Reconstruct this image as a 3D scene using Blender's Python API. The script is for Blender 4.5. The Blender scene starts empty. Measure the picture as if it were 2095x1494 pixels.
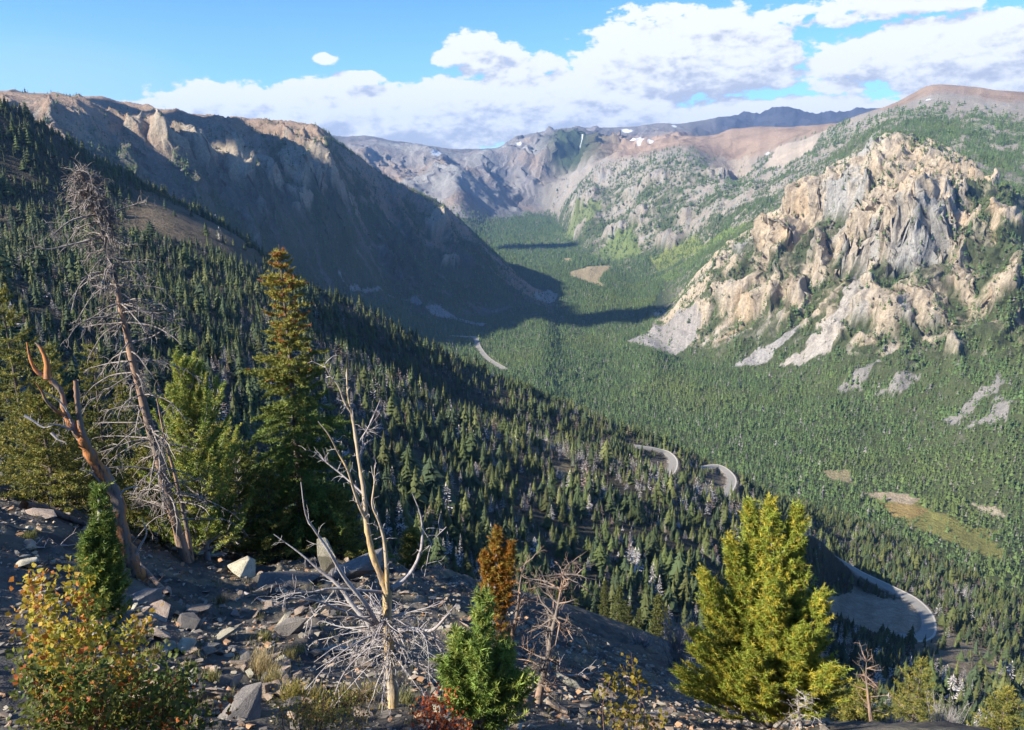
import bpy, math, random
import numpy as np
from mathutils import Vector, Matrix
PI = math.pi
C = bpy.context.scene
COL = C.collection
rng = np.random.default_rng(7)
random.seed(7)

# ------------------------------------------------------------------ camera
PITCH = math.radians(14.4)
FPX, CX, CY = 1570.0, 1047.5, 747.0          # focal length and centre of the 2095 px wide photograph
cam = bpy.data.cameras.new('camera'); camo = bpy.data.objects.new('camera', cam); COL.objects.link(camo)
cam.sensor_width = 36.0; cam.lens = 36.0 * FPX / 2095.0
cam.clip_start = 0.1; cam.clip_end = 90000
camo.location = (0, 0, 0); camo.rotation_euler = (math.radians(90) - PITCH, 0, 0)
C.camera = camo

# ------------------------------------------------------------------ sun, sky, exposure
SUN_AZ, SUN_EL = math.radians(-117), math.radians(32)     # azimuth measured from +Y (the view), clockwise
sund = Vector((math.sin(SUN_AZ) * math.cos(SUN_EL), math.cos(SUN_AZ) * math.cos(SUN_EL), math.sin(SUN_EL)))
sl = bpy.data.lights.new('sun', 'SUN'); sl.energy = 5.0; sl.angle = math.radians(0.55); sl.color = (1.0, 0.93, 0.80)
so = bpy.data.objects.new('sun', sl); COL.objects.link(so); so.rotation_euler = sund.to_track_quat('Z', 'Y').to_euler()

C.view_settings.view_transform = 'Standard'; C.view_settings.look = 'None'
C.view_settings.exposure = 1.22; C.view_settings.gamma = 1.0; C.view_settings.use_curve_mapping = False
C.cycles.max_bounces = 4; C.cycles.diffuse_bounces = 2; C.cycles.glossy_bounces = 1
C.cycles.transmission_bounces = 2; C.cycles.volume_bounces = 0; C.cycles.transparent_max_bounces = 4
C.cycles.use_adaptive_sampling = True; C.cycles.adaptive_threshold = 0.02
C.cycles.use_denoising = True
C.cycles.caustics_reflective = False; C.cycles.caustics_refractive = False

class NT:
    """small helper to write node trees"""
    def __init__(s, nt): s.nt = nt; s.n = nt.nodes; s.l = nt.links
    def node(s, t, **kw):
        o = s.n.new(t)
        for k, v in kw.items(): setattr(o, k, v)
        return o
    def link(s, a, b): s.l.new(a, b)
    def put(s, sock, v):
        if isinstance(v, bpy.types.NodeSocket): s.link(v, sock)
        else: sock.default_value = v
    def math(s, op, a, b=0.0, c=None, clamp=False):
        o = s.node('ShaderNodeMath', operation=op, use_clamp=clamp)
        s.put(o.inputs[0], a); s.put(o.inputs[1], b)
        if c is not None: s.put(o.inputs[2], c)
        return o.outputs[0]
    def vmath(s, op, a, b=None, scale=None):
        o = s.node('ShaderNodeVectorMath', operation=op)
        s.put(o.inputs[0], a)
        if b is not None: s.put(o.inputs[1], b)
        if scale is not None: s.put(o.inputs['Scale'], scale)
        return o.outputs['Value'] if op in ('DOT_PRODUCT', 'LENGTH', 'DISTANCE') else o.outputs[0]
    def noise(s, vec, scale, detail=4, rough=0.5, dist=0.0, color=False):
        o = s.node('ShaderNodeTexNoise'); s.put(o.inputs['Vector'], vec)
        s.put(o.inputs['Scale'], scale); o.inputs['Detail'].default_value = detail
        o.inputs['Roughness'].default_value = rough; o.inputs['Distortion'].default_value = dist
        return o.outputs['Color' if color else 'Fac']
    def mix(s, f, a, b, mode='MIX'):
        o = s.node('ShaderNodeMix', data_type='RGBA', blend_type=mode)
        s.put(o.inputs[0], f); s.put(o.inputs[6], a); s.put(o.inputs[7], b)
        return o.outputs[2]
    def rng(s, v, a, b, c=0.0, d=1.0, smooth=True):
        o = s.node('ShaderNodeMapRange', interpolation_type='SMOOTHSTEP' if smooth else 'LINEAR')
        s.put(o.inputs[0], v); s.put(o.inputs[1], a); s.put(o.inputs[2], b); s.put(o.inputs[3], c); s.put(o.inputs[4], d)
        return o.outputs[0]

def rgb(r, g, b): return (r, g, b, 1.0)

world = bpy.data.worlds.new('World'); C.world = world; world.use_nodes = True
def pix(px, py):
    """direction of a photograph pixel: azimuth from +Y and tangent of its elevation"""
    u = (px - CX) / FPX; v = (py - CY) / FPX
    cp, sp = math.cos(PITCH), math.sin(PITCH)
    x, y, z = u, cp - v * sp, -sp - v * cp
    return math.atan2(x, y), z / math.hypot(x, y)
# cumulus field: azimuth, tangent of elevation, half width, half height above and below, weight
CLOUDS = [(1400,158,200,118,30,1.3),(1285,165,90,60,24,1.1),(1520,150,110,80,34,1.15),(1915,112,180,60,50,1.1),(2020,90,120,50,60,1.05),(1730,135,80,42,50,.95),
 (980,108,80,42,38,.95),(925,118,42,26,20,1.0),(1075,140,110,40,40,.7),(735,162,52,17,14,1.1),(668,122,34,14,12,.75),
 (1720,25,170,35,30,.62),(1880,5,120,25,25,.7),(1500,60,60,20,20,.4),
 (760,240,430,62,60,1.2),(480,215,150,45,50,1.0),(1150,230,260,80,60,1.25),(1600,238,420,36,60,1.0),(2050,180,200,60,60,1.0),(1000,200,200,36,40,1.05),(560,270,260,40,40,.95),(2300,200,200,120,100,1.1),(2500,150,200,120,100,1.1)]
def build_world():
    w = NT(world.node_tree); w.n.clear()
    out = w.node('ShaderNodeOutputWorld'); bg = w.node('ShaderNodeBackground')
    sky = w.node('ShaderNodeTexSky', sky_type='NISHITA'); sky.sun_disc = False
    sky.sun_elevation = SUN_EL; sky.sun_rotation = SUN_AZ
    sky.altitude = 2800; sky.air_density = 1.0; sky.dust_density = 0.2; sky.ozone_density = 2.0
    skyc = w.vmath('MULTIPLY', sky.outputs[0], (.050, .082, .110))
    tc = w.node('ShaderNodeTexCoord'); sp = w.node('ShaderNodeSeparateXYZ'); w.link(tc.outputs['Generated'], sp.inputs[0])
    x, y, z = sp.outputs
    az = w.math('ARCTAN2', x, y); el = w.math('DIVIDE', z, w.math('SQRT', w.math('ADD', w.math('ADD', w.math('MULTIPLY', x, x), w.math('MULTIPLY', y, y)), 1e-4)))
    def field(da, de):
        a = w.math('ADD', az, da); e = w.math('ADD', el, de); F = None
        for (px, py, rx, up, dn, wt) in CLOUDS:
            a0, e0 = pix(px, py); ra = rx / FPX; ru, rd = up / FPX, dn / FPX
            dx = w.math('MULTIPLY', w.math('SUBTRACT', a, a0), 1 / ra); ye = w.math('SUBTRACT', e, e0)
            dy = w.math('MAXIMUM', w.math('MULTIPLY', ye, 1 / ru), w.math('MULTIPLY', ye, -1 / rd))
            g = w.math('SUBTRACT', wt, w.math('ADD', w.math('MULTIPLY', dx, dx), w.math('MULTIPLY', dy, dy)))
            F = g if F is None else w.math('SMOOTH_MAX', F, g, .25)
        F = w.math('MAXIMUM', F, -1.2)
        cv = w.node('ShaderNodeCombineXYZ'); w.link(w.math('MULTIPLY', a, 7.0), cv.inputs[0]); w.link(w.math('MULTIPLY', e, 13.0), cv.inputs[1])
        n = w.noise(cv.outputs[0], 2.6, 9, .60, .15); n2 = w.noise(cv.outputs[0], 9.0, 6, .6)
        return w.math('ADD', F, w.math('ADD', w.math('MULTIPLY', w.math('SUBTRACT', n, .5), 2.7), w.math('MULTIPLY', w.math('SUBTRACT', n2, .5), 1.3)))
    T = field(0.0, 0.0); T2 = field(-.013, .015)
    mask = w.rng(T, -.08, .26)
    thick = w.rng(T, .2, 2.0)
    d = w.math('SUBTRACT', T, T2)
    lit = w.rng(w.math('SUBTRACT', w.math('MULTIPLY', d, 1.0), w.math('MULTIPLY', thick, .26)), -.75, .22)
    cc = w.mix(lit, rgb(.265, .285, .345), rgb(.48, .49, .49))
    veil_a, veil_e = pix(120, 190)
    v1 = w.math('SUBTRACT', 1.0, w.math('ADD', w.math('POWER', w.math('MULTIPLY', w.math('SUBTRACT', az, veil_a), 4.5), 2.0), w.math('POWER', w.math('MULTIPLY', w.math('SUBTRACT', el, veil_e), 13.0), 2.0)), clamp=True)
    low = w.rng(el, .02, .24, .3, 0.0)
    veil = w.math('MAXIMUM', w.math('MULTIPLY', v1, .5), low)
    base = w.mix(veil, skyc, rgb(.27, .36, .46))
    fin = w.mix(w.math('MULTIPLY', mask, .97), base, cc)
    w.link(fin, bg.inputs[0]); w.link(bg.outputs[0], out.inputs[0])
build_world()

# ------------------------------------------------------------------ helpers
def azi(px): return pix(px, 400)[0]

class Noise:
    def __init__(s, seed):
        r = np.random.default_rng(seed); s.p = r.permutation(256).astype(np.int32); s.p = np.concatenate([s.p, s.p])
        a = r.random(256) * 2 * PI; s.gx = np.cos(a).astype(np.float32); s.gy = np.sin(a).astype(np.float32)
    def __call__(s, x, y):
        xi = np.floor(x); yi = np.floor(y); fx = (x - xi).astype(np.float32); fy = (y - yi).astype(np.float32)
        xi = xi.astype(np.int64) & 255; yi = yi.astype(np.int64) & 255
        u = fx * fx * fx * (fx * (fx * 6 - 15) + 10); v = fy * fy * fy * (fy * (fy * 6 - 15) + 10)
        def g(i, j, dx, dy):
            h = s.p[s.p[(xi + i) & 255] + ((yi + j) & 255)]
            return s.gx[h] * dx + s.gy[h] * dy
        a = g(0, 0, fx, fy); b = g(1, 0, fx - 1, fy); c = g(0, 1, fx, fy - 1); d = g(1, 1, fx - 1, fy - 1)
        return ((a + (b - a) * u) * (1 - v) + (c + (d - c) * u) * v) * 1.5
class Noise3:
    def __init__(s, seed):
        r = np.random.default_rng(seed); s.p = r.permutation(256).astype(np.int32); s.p = np.concatenate([s.p, s.p, s.p])
        g = r.normal(size=(256, 3)); g /= np.linalg.norm(g, axis=1)[:, None]; s.g = g.astype(np.float32)
    def __call__(s, x, y, z):
        xi, yi, zi = np.floor(x), np.floor(y), np.floor(z)
        fx, fy, fz = [(a - b).astype(np.float32) for a, b in ((x, xi), (y, yi), (z, zi))]
        xi, yi, zi = [a.astype(np.int64) & 255 for a in (xi, yi, zi)]
        u, v, w = [f * f * f * (f * (f * 6 - 15) + 10) for f in (fx, fy, fz)]
        def g(i, j, k):
            h = s.p[s.p[s.p[xi + i] + yi + j] + zi + k]
            G = s.g[h]; return G[..., 0] * (fx - i) + G[..., 1] * (fy - j) + G[..., 2] * (fz - k)
        L = lambda a, b, t: a + (b - a) * t
        return 1.6 * L(L(L(g(0,0,0), g(1,0,0), u), L(g(0,1,0), g(1,1,0), u), v), L(L(g(0,0,1), g(1,0,1), u), L(g(0,1,1), g(1,1,1), u), v), w)
N1, N2, N3, N4 = Noise(1), Noise(2), Noise(3), Noise(4)
def fbm(n, x, y, oct=4, gain=0.5, lac=2.03):
    t = 0; a = 1.0; s = 0
    for k in range(oct):
        t = t + a * n(x, y); s += a; a *= gain; x = x * lac + 17.3; y = y * lac - 9.1
    return t / s
def ridged(n, x, y, oct=4, gain=0.5, lac=2.07):
    t = 0; a = 1.0; s = 0; w = 1.0
    for k in range(oct):
        r = 1 - np.abs(n(x, y)) * 1.6; r = np.clip(r, 0, 1) ** 2
        t = t + a * r * w; w = np.clip(r * 1.4, 0, 1); s += a; a *= gain; x = x * lac + 11.7; y = y * lac + 5.9
    return t / s
def fbm3(n, x, y, z, oct=4, gain=0.5, lac=2.03):
    t = 0; a = 1.0; s = 0
    for k in range(oct):
        t = t + a * n(x, y, z); s += a; a *= gain; x = x * lac + 17.3; y = y * lac - 9.1; z = z * lac + 4.7
    return t / s
M3 = Noise3(11)
def sstep(a, b, x):
    t = np.clip((x - a) / (b - a), 0, 1); return t * t * (3 - 2 * t)

def tag(o, label=None, cat=None, group=None, kind=None):
    if label: o['label'] = label
    if cat: o['category'] = cat
    if group: o['group'] = group
    if kind: o['kind'] = kind
    return o
def mesh_np(name, V, F, mat, parent=None, col=None, smooth=False, link=True, extra=None):
    me = bpy.data.meshes.new(name); V = np.asarray(V, np.float32); F = np.asarray(F, np.int32)
    n, k = F.shape
    me.vertices.add(len(V)); me.vertices.foreach_set('co', V.ravel())
    me.loops.add(n * k); me.loops.foreach_set('vertex_index', F.ravel())
    me.polygons.add(n); me.polygons.foreach_set('loop_start', np.arange(0, n * k, k, dtype=np.int32))
    me.polygons.foreach_set('loop_total', np.full(n, k, np.int32))
    me.polygons.foreach_set('use_smooth', np.full(n, smooth, bool))
    me.update(calc_edges=True)
    def attr(nm, c):
        c = np.asarray(c, np.float32)
        if c.shape[1] == 3: c = np.concatenate([c, np.ones((len(c), 1), np.float32)], 1)
        a = me.attributes.new(nm, 'FLOAT_COLOR', 'POINT'); a.data.foreach_set('color', c.ravel())
    if col is not None: attr('col', col)
    for nm, c in (extra or {}).items(): attr(nm, c)
    if mat: me.materials.append(mat)
    o = bpy.data.objects.new(name, me)
    if link: COL.objects.link(o)
    if parent: o.parent = parent
    return o

# ------------------------------------------------------------------ terrain: contour curves lofted from near to far
FLY = np.array([-2000, 1000, 2500, 4500, 6200, 8600, 11000]); FLZ = np.array([-660, -650, -625, -598, -565, -500, -440])
def floor_z(x, y): return np.interp(y, FLY, FLZ)
F_ = 'floor'
# each curve: list of (px, py | None, r, z | F_ | None, rough)  px,py in the photograph, r metres away; z instead of py where it is hidden
CURVES = [
 [(50,None,1.2,-1.75,0),(1047,None,1.2,-1.75,0),(2045,None,1.2,-1.75,0)],
 [(50,1500,9.3,None,.3),(400,1500,9.2,None,.3),(800,1500,9.5,None,.3),(1400,1500,12,None,.3),(2045,1500,15,None,.3)],
 [(50,1000,34,None,.8),(250,1090,30,None,.8),(450,1165,26,None,.8),(680,1180,23,None,.8),(900,1215,24,None,.8),(1100,1275,27,None,.7),(1300,1345,31,None,.6),(1450,1400,36,None,.5),(1700,1490,45,None,.5),(2045,1580,60,None,.5)],
 [(50,None,62,-27,1.5),(400,None,60,-30,1.5),(800,None,60,-33,1.5),(1300,None,65,-42,1.5),(2045,None,90,-68,1.5)],
 [(50,1000,180,None,4),(400,1180,170,None,4),(800,1260,190,None,4),(1200,1285,230,None,4),(1450,1380,250,None,4),(2045,1560,300,None,4)],
 [(50,560,500,None,8),(300,620,520,None,8),(600,700,560,None,6),(750,750,600,None,4),(900,822,600,None,3),(1150,912,600,None,3),(1440,1008,600,None,3),(1600,1130,580,None,3),(1750,1330,540,None,3),(2045,1440,470,None,3)],
 [(50,530,600,None,7),(300,590,620,None,7),(600,660,660,None,5),(750,795,690,None,4),(900,885,690,None,3),(1150,972,690,None,3),(1440,1048,700,None,3),(1600,1135,680,None,3),(1750,1290,630,None,2),(2045,1400,540,None,2)],
 [(50,500,760,None,2),(250,490,780,None,2),(450,530,800,None,2),(560,575,820,None,2),(700,620,880,None,2),(850,695,880,None,2),(1040,790,880,None,2),(1240,872,880,None,2),(1440,948,900,None,1),(1600,1045,860,None,1),(1750,1175,785,None,.5),(1900,1260,710,None,.5),(2045,1350,650,None,1)],
 [(50,478,830,None,2),(300,445,880,None,2),(470,490,920,None,2),(560,560,930,None,2),(700,None,1000,-205,4),(1040,None,1000,-300,4),(1440,None,1000,-390,4),(1750,1100,930,None,4),(2045,1262,800,None,4)],
 [(50,240,1030,None,4),(200,330,1060,None,4),(350,410,1100,None,4),(480,478,1160,None,4),(600,None,1200,-180,6),(1040,None,1150,-400,6),(1440,None,1200,-500,6),(1750,1070,1080,None,3),(2045,1210,1000,None,3)],
 [(50,None,1550,-240,10),(480,None,1550,-400,10),(900,None,1500,-560,8),(1200,None,1450,-600,5),(1440,None,1400,-628,4),(1750,None,1330,F_,3),(2045,None,1270,F_,3)],
 # foot of the left wall
 [(50,None,1900,-230,15),(480,None,2400,-400,15),(700,605,2760,None,10),(900,650,3050,None,6),(1000,650,3200,None,6),(1100,650,3100,F_,6),(1160,None,2700,F_,5),(1340,None,1900,F_,4),(2045,None,1450,F_,3)],
 # flank of the left wall
 [(50,None,2300,30,80),(330,340,2520,None,75),(480,388,2650,None,80),(640,392,2920,None,80),(800,510,3350,None,95),(950,545,3420,None,50),(1050,600,3450,None,25),(1110,625,3400,F_,10),(1160,None,3000,F_,5),(1340,None,2000,F_,4),(2045,None,1500,F_,3)],
 # crest of the left wall
 [(50,205,2600,None,14),(140,207,2650,None,20),(250,235,2900,None,26),(400,243,3100,None,30),(520,258,3300,None,30),(640,266,3500,None,28),(700,300,3650,None,16),(800,372,3750,None,14),(880,402,3800,None,10),(950,460,3800,None,8),(1000,510,3750,None,8),(1060,565,3720,None,6),(1110,610,3600,None,4),(1160,None,3400,F_,5),(1340,None,2100,F_,4),(2045,None,1560,F_,3)],
 [(50,197,3400,None,10),(140,201,3400,None,10),(400,239,3700,None,10),(640,262,4000,None,12),(700,None,4300,100,16),(800,None,4500,-100,16),(950,None,4600,-400,10),(1060,None,4300,F_,6),(1160,None,3700,F_,5),(1340,None,2200,F_,4),(2045,None,1620,F_,3)],
 # foot of the right massif
 [(50,None,6000,150,20),(640,None,5600,-100,20),(950,None,5200,F_,6),(1160,None,4500,F_,5),(1260,None,3600,F_,5),(1310,None,3000,F_,5),(1345,708,2680,None,5),(1400,738,2600,None,6),(1500,755,2480,None,6),(1600,780,2350,None,8),(1700,800,2200,None,8),(1850,880,1980,None,10),(2045,950,1780,None,10)],
 # mid height of the massif
 [(50,None,6200,150,20),(640,None,5700,-100,20),(950,None,5300,F_,6),(1160,None,4600,F_,5),(1260,None,3700,F_,5),(1310,None,3150,F_,10),(1345,690,2830,None,10),(1400,650,2800,None,25),(1500,580,2800,None,70),(1600,540,2780,None,90),(1700,540,2700,None,95),(1850,560,2550,None,95),(2045,600,2450,None,80)],
 # crest of the massif
 [(50,None,6400,150,20),(640,None,5800,-100,20),(950,None,5400,F_,6),(1160,None,4700,F_,5),(1260,None,3800,F_,5),(1310,None,3250,F_,8),(1350,668,2950,None,12),(1400,610,2980,None,25),(1440,565,3000,None,35),(1500,500,3050,None,50),(1600,420,3120,None,55),(1660,375,3150,None,50),(1750,325,3150,None,45),(1800,285,3150,None,35),(1830,272,3150,None,30),(1880,272,3150,None,35),(1960,322,3080,None,45),(2045,392,3000,None,50)],
 # behind it
 [(50,None,6600,150,20),(640,None,5900,-100,20),(950,None,5500,F_,6),(1160,None,4800,F_,5),(1260,None,3950,F_,5),(1310,None,3500,F_,6),(1350,None,3350,-590,8),(1440,None,3400,-430,12),(1500,None,3450,-310,15),(1600,None,3500,-200,15),(1750,335,3500,None,12),(1830,310,3550,None,12),(1900,310,3550,None,10),(1960,335,3500,None,12),(2045,372,3400,None,12)],
 # foot of the far right wall
 [(50,None,7000,150,20),(640,None,6800,-50,30),(850,None,6900,-420,20),(950,466,6300,None,12),(1000,455,6900,None,12),(1050,447,7400,None,12),(1095,438,7900,None,12),(1125,440,7800,None,12),(1150,462,6900,None,10),(1180,500,5800,None,8),(1250,545,4900,None,8),(1300,572,4500,None,8),(1350,560,4450,None,10),(1450,None,4300,-440,15),(1560,None,4100,-250,15),(1700,None,4100,-110,15),(1850,296,3950,None,12),(1950,310,3850,None,12),(2045,345,3700,None,10)],
 # its flank
 [(50,None,7600,180,30),(640,None,7500,50,60),(800,None,7700,-150,90),(870,372,7800,None,80),(930,350,7900,None,60),(965,372,8000,None,60),(1010,402,8100,None,60),(1060,420,8350,None,50),(1105,417,8600,None,45),(1180,420,6500,None,70),(1250,450,5700,None,80),(1330,440,5300,None,80),(1430,420,5100,None,60),(1520,400,4850,None,50),(1600,370,4700,None,30),(1750,295,4600,None,30),(1850,250,4500,None,15),(2045,270,4400,None,15)],
 # its rim
 [(50,None,8600,200,30),(640,None,8600,100,60),(760,325,8700,None,160),(880,338,8700,None,160),(960,350,8700,None,150),(1060,372,8950,None,150),(1150,362,8900,None,140),(1215,345,7300,None,30),(1300,318,6800,None,20),(1400,300,6500,None,18),(1500,345,6400,None,20),(1560,320,6300,None,15),(1650,282,6100,None,15),(1750,240,5800,None,12),(1850,215,5600,None,10),(1920,190,5500,None,6),(2045,205,5200,None,6)],
 # plateau beyond
 [(50,None,9300,220,30),(640,300,9300,None,40),(760,292,9400,None,30),(870,300,9500,None,30),(950,318,9500,None,30),(1010,312,9500,None,40),(1080,310,9500,None,170),(1150,300,9600,None,190),(1250,297,9400,None,170),(1350,290,8900,None,90),(1450,280,8000,None,20),(1500,262,7800,None,10),(1600,260,7600,None,10),(1700,257,7400,None,10),(1780,236,7100,None,8),(1820,220,6900,None,8),(1860,198,6500,None,6),(1910,176,6300,None,4),(1960,178,6200,None,4),(2045,187,6000,None,4)],
 # hollow behind the plateau
 [(50,None,10400,200,30),(640,None,10300,430,30),(700,285,10400,None,30),(760,288,10400,None,30),(830,297,10500,None,30),(940,310,10500,None,30),(1010,307,10500,None,40),(1060,291,10500,None,110),(1130,280,10500,None,120),(1250,277,10300,None,120),(1330,274,10300,None,90),(1400,275,10400,None,60),(1480,300,10500,None,20),(1600,300,10500,None,20),(1760,290,10500,None,20),(1830,270,10500,None,20),(1920,None,10500,400,20),(2045,None,10500,400,20)],
 # farthest skyline
 [(50,None,11500,200,30),(640,285,11500,None,20),(700,279,11500,None,20),(760,281,11500,None,16),(830,293,11500,None,16),(940,306,11500,None,14),(1010,303,11500,None,16),(1060,283,11500,None,20),(1130,266,11500,None,14),(1200,262,11500,None,12),(1300,258,11500,None,14),(1390,252,11800,None,14),(1450,243,12500,None,35),(1510,238,13000,None,60),(1560,232,13500,None,70),(1600,226,13500,None,70),(1690,232,13500,None,70),(1760,226,13500,None,50),(1830,217,13500,None,20),(1920,None,13000,500,20),(2045,None,13000,500,20)],
 [(50,None,14200,0,30),(1047,None,14200,150,40),(2045,None,14500,200,40)],
 [(50,None,15500,-200,30),(1047,None,15500,-200,40),(2045,None,15500,-200,40)],
]
def pchip_slopes(x, y):
    """x:(n,) or (n,m) y:(n,m) monotone cubic slopes along axis 0"""
    h = np.diff(x, axis=0); d = np.diff(y, axis=0) / h
    m = np.zeros_like(y)
    w1 = 2 * h[1:] + h[:-1]; w2 = h[1:] + 2 * h[:-1]
    with np.errstate(divide='ignore', invalid='ignore'):
        mm = (w1 + w2) / (w1 / d[:-1] + w2 / d[1:])
    mm = np.where((d[:-1] * d[1:]) > 0, mm, 0)
    m[1:-1] = np.nan_to_num(mm); m[0] = d[0]; m[-1] = d[-1]
    return m
def hermite(x, y, m, q):
    i = np.clip(np.searchsorted(x, q) - 1, 0, len(x) - 2); h = x[i + 1] - x[i]; t = np.clip((q - x[i]) / h, 0, 1)
    return (2*t**3 - 3*t**2 + 1) * y[i] + (t**3 - 2*t**2 + t) * h * m[i] + (-2*t**3 + 3*t**2) * y[i+1] + (t**3 - t**2) * h * m[i+1]

TH_F = np.arange(-0.832, 0.8321, 0.0016)
TH_B = np.linspace(0.832, 2 * PI - 0.832, 110)[1:-1]
TH = np.concatenate([TH_F, TH_B])
def seg(a, b, st): return np.exp(np.arange(math.log(a), math.log(b), st))
RR = np.concatenate([seg(1.2, 45, .009), seg(45, 140, .014), seg(140, 1250, .0052), seg(1250, 2350, .0046), seg(2350, 3350, .0024), seg(3350, 12500, .0042), seg(12500, 15501, .02)])
nT, nR, nK = len(TH), len(RR), len(CURVES)
KR = np.zeros((nK, nT)); KZ = np.zeros((nK, nT)); KA = np.zeros((nK, nT))
THc = np.where(TH > PI, TH - 2 * PI, TH)
for k, cv in enumerate(CURVES):
    th, rr, zz, aa = [], [], [], []
    for (px, py, r, z, a) in cv:
        if py is not None: t, e = pix(px, py); zv = e * r
        else:
            t = azi(px); zv = float(floor_z(r * math.sin(t), r * math.cos(t))) if z == F_ else z
        th.append(t); rr.append(math.log(r)); zz.append(zv); aa.append(a)
    th, rr, zz, aa = map(np.array, (th, rr, zz, aa)); assert np.all(np.diff(th) > 0), k
    q = np.clip(THc, th[0], th[-1])
    def f(y, ext):
        m = pchip_slopes(th[:, None], y[:, None])[:, 0]
        m[0] = 0.7 * m[0]; m[-1] = 0.7 * m[-1]
        over = np.clip(THc - q, -0.12, 0.12)
        return hermite(th, y, m, q) + np.where(over < 0, m[0], m[-1]) * over * ext
    KR[k] = np.exp(f(rr, 0)); e = f(zz / np.exp(rr), 1); KZ[k] = e * KR[k]; KA[k] = np.interp(q, th, aa)
for k in range(1, nK):
    bad = KR[k] <= KR[k-1] * 1.004
    KR[k] = np.where(bad, KR[k-1] * 1.004, KR[k])
# behind the viewpoint: a gentle hillside
back = sstep(0.9, 2.2, np.abs(THc)); KZb = np.minimum(-1.75 + 0.16 * (KR - 1.2), 160); KZ = KZ * (1 - back) + KZb * back; KA = KA * (1 - back) + 3 * back
KM = pchip_slopes(KR, KZ)
Z0 = np.zeros((nT, nR)); AMP = np.zeros((nT, nR)); KK = np.zeros((nT, nR))
for j in range(nT):
    Z0[j] = hermite(KR[:, j], KZ[:, j], KM[:, j], RR); AMP[j] = np.interp(RR, KR[:, j], KA[:, j]); KK[j] = np.interp(RR, KR[:, j], np.arange(nK))
R2 = np.broadcast_to(RR[None], (nT, nR)); T2 = np.broadcast_to(TH[:, None], (nT, nR)); Tc2 = np.broadcast_to(THc[:, None], (nT, nR))
X = R2 * np.sin(T2); Y = R2 * np.cos(T2)
# relief: warped ridged noise whose gullies run down the slopes, its amplitude set by the curves
wx = fbm(N3, X / 420, Y / 420, 3) * 120; wy = fbm(N4, X / 420, Y / 420, 3) * 120
big = sstep(1500, 2300, R2)
sc = np.interp(R2, [0, 1200, 2000, 4000, 7000, 12000], [90, 90, 210, 300, 520, 700])
gx = (X + wx) / (sc * 1.5); gy = (Y + wy) / (sc * 0.75)
lw = sstep(10.6, 11.4, KK) * (1 - sstep(14.2, 14.8, KK)) * (Tc2 < .06)          # the left wall: its ribs run straight down the face
gx = np.where(lw > 0, ((X * .79 - Y * .61) + wx * .5) / 620, gx); gy = np.where(lw > 0, ((X * .61 + Y * .79) + wy * .8) / 175, gy)
rg = ridged(N1, gx, gy, 6, 0.52) * 2.0 - 0.75
far_rel = AMP * rg * big
near_rel = AMP * (1 - big) * fbm(N2, X / 70 + 3, Y / 70, 5, 0.5) * 1.1
fg = sstep(70, 40, R2)
near_rel = near_rel * (1 - fg) + fg * AMP * (0.55 * fbm(N1, X / 3.2, Y / 3.2, 5, 0.55) + 0.5 * ridged(N2, X / 2.2, Y / 2.2, 4) - 0.25)
fine = fbm(N4, X / 33, Y / 33, 4, 0.6) * np.clip(AMP, 0, 60) * 0.16 * big
Z = Z0 + far_rel + near_rel + fine

ER = np.argmin(np.abs(TH_F[:, None] - 0), 0)
lnRR = np.log(RR)
def height(x, y, grid=None):
    """terrain height at world points inside the fine sector"""
    G = Z if grid is None else grid
    x = np.asarray(x, float); y = np.asarray(y, float)
    r = np.clip(np.hypot(x, y), RR[0], RR[-2]); t = np.clip(np.arctan2(x, y), TH_F[0], TH_F[-2])
    ti = (t - TH_F[0]) / 0.0016; i = np.clip(ti.astype(int), 0, len(TH_F) - 2); ft = ti - i
    j = np.clip(np.searchsorted(RR, r) - 1, 0, nR - 2); fr = (r - RR[j]) / (RR[j + 1] - RR[j])
    return (G[i, j] * (1 - ft) + G[i + 1, j] * ft) * (1 - fr) + (G[i, j + 1] * (1 - ft) + G[i + 1, j + 1] * ft) * fr
def hit(px, py, rmin=2.0):
    """world point where the sight line of a photograph pixel meets the terrain"""
    t, e = pix(px, py); i = int(np.clip(round((t - TH_F[0]) / 0.0016), 0, len(TH_F) - 1))
    ee = Z[i] / RR; ok = np.where((ee >= e) & (RR > rmin))[0]
    r = RR[ok[0]] if len(ok) else 9000.0
    return np.array([r * math.sin(t), r * math.cos(t), float(height(r * math.sin(t), r * math.cos(t)))])

# buttresses and pinnacles of the cliffs: top point, width and height in photograph pixels at their distance
KNOBS = [(1823,278,72,110),(1900,302,60,70),(1975,350,55,60),(1662,356,30,45),(1722,350,62,120),(1668,402,34,42),(1585,432,20,24),(1880,345,55,90),(1868,415,125,180),(1800,430,70,120),
 (1630,468,58,110),(1690,522,46,60),(1510,562,60,66),(1572,560,60,72),(1450,598,50,48),(1790,592,46,76),(1850,600,70,70),(1912,630,46,50),(1955,410,60,60),(1830,525,90,60),(1640,578,44,56),(1722,662,40,44),(1405,640,40,30),
 (2020,440,50,70),(2030,560,40,80),(1755,455,50,80),(1540,498,34,40),(1600,640,40,40),(1890,560,60,50),(1960,500,40,60),(1975,700,40,40),(1770,350,40,60)]
KNOBF = [(1330,425,70,44),(1280,462,50,44),(1385,468,60,46),(1250,352,44,34),(1222,392,36,60),(1310,380,50,30),(1420,425,50,30),(1360,350,50,34),(1200,440,26,40),(1440,350,60,34),(1300,500,40,26)]
KNOBL = [(420,300,36,80),(500,310,34,70),(560,300,40,70),(610,300,40,70),(360,262,30,60),(470,330,40,60),(700,380,30,40),(300,262,36,50),(580,380,40,60),(660,340,40,60),(880,430,40,50),(905,520,40,40),(250,252,40,40)]
KD = np.zeros_like(Z)
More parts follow.
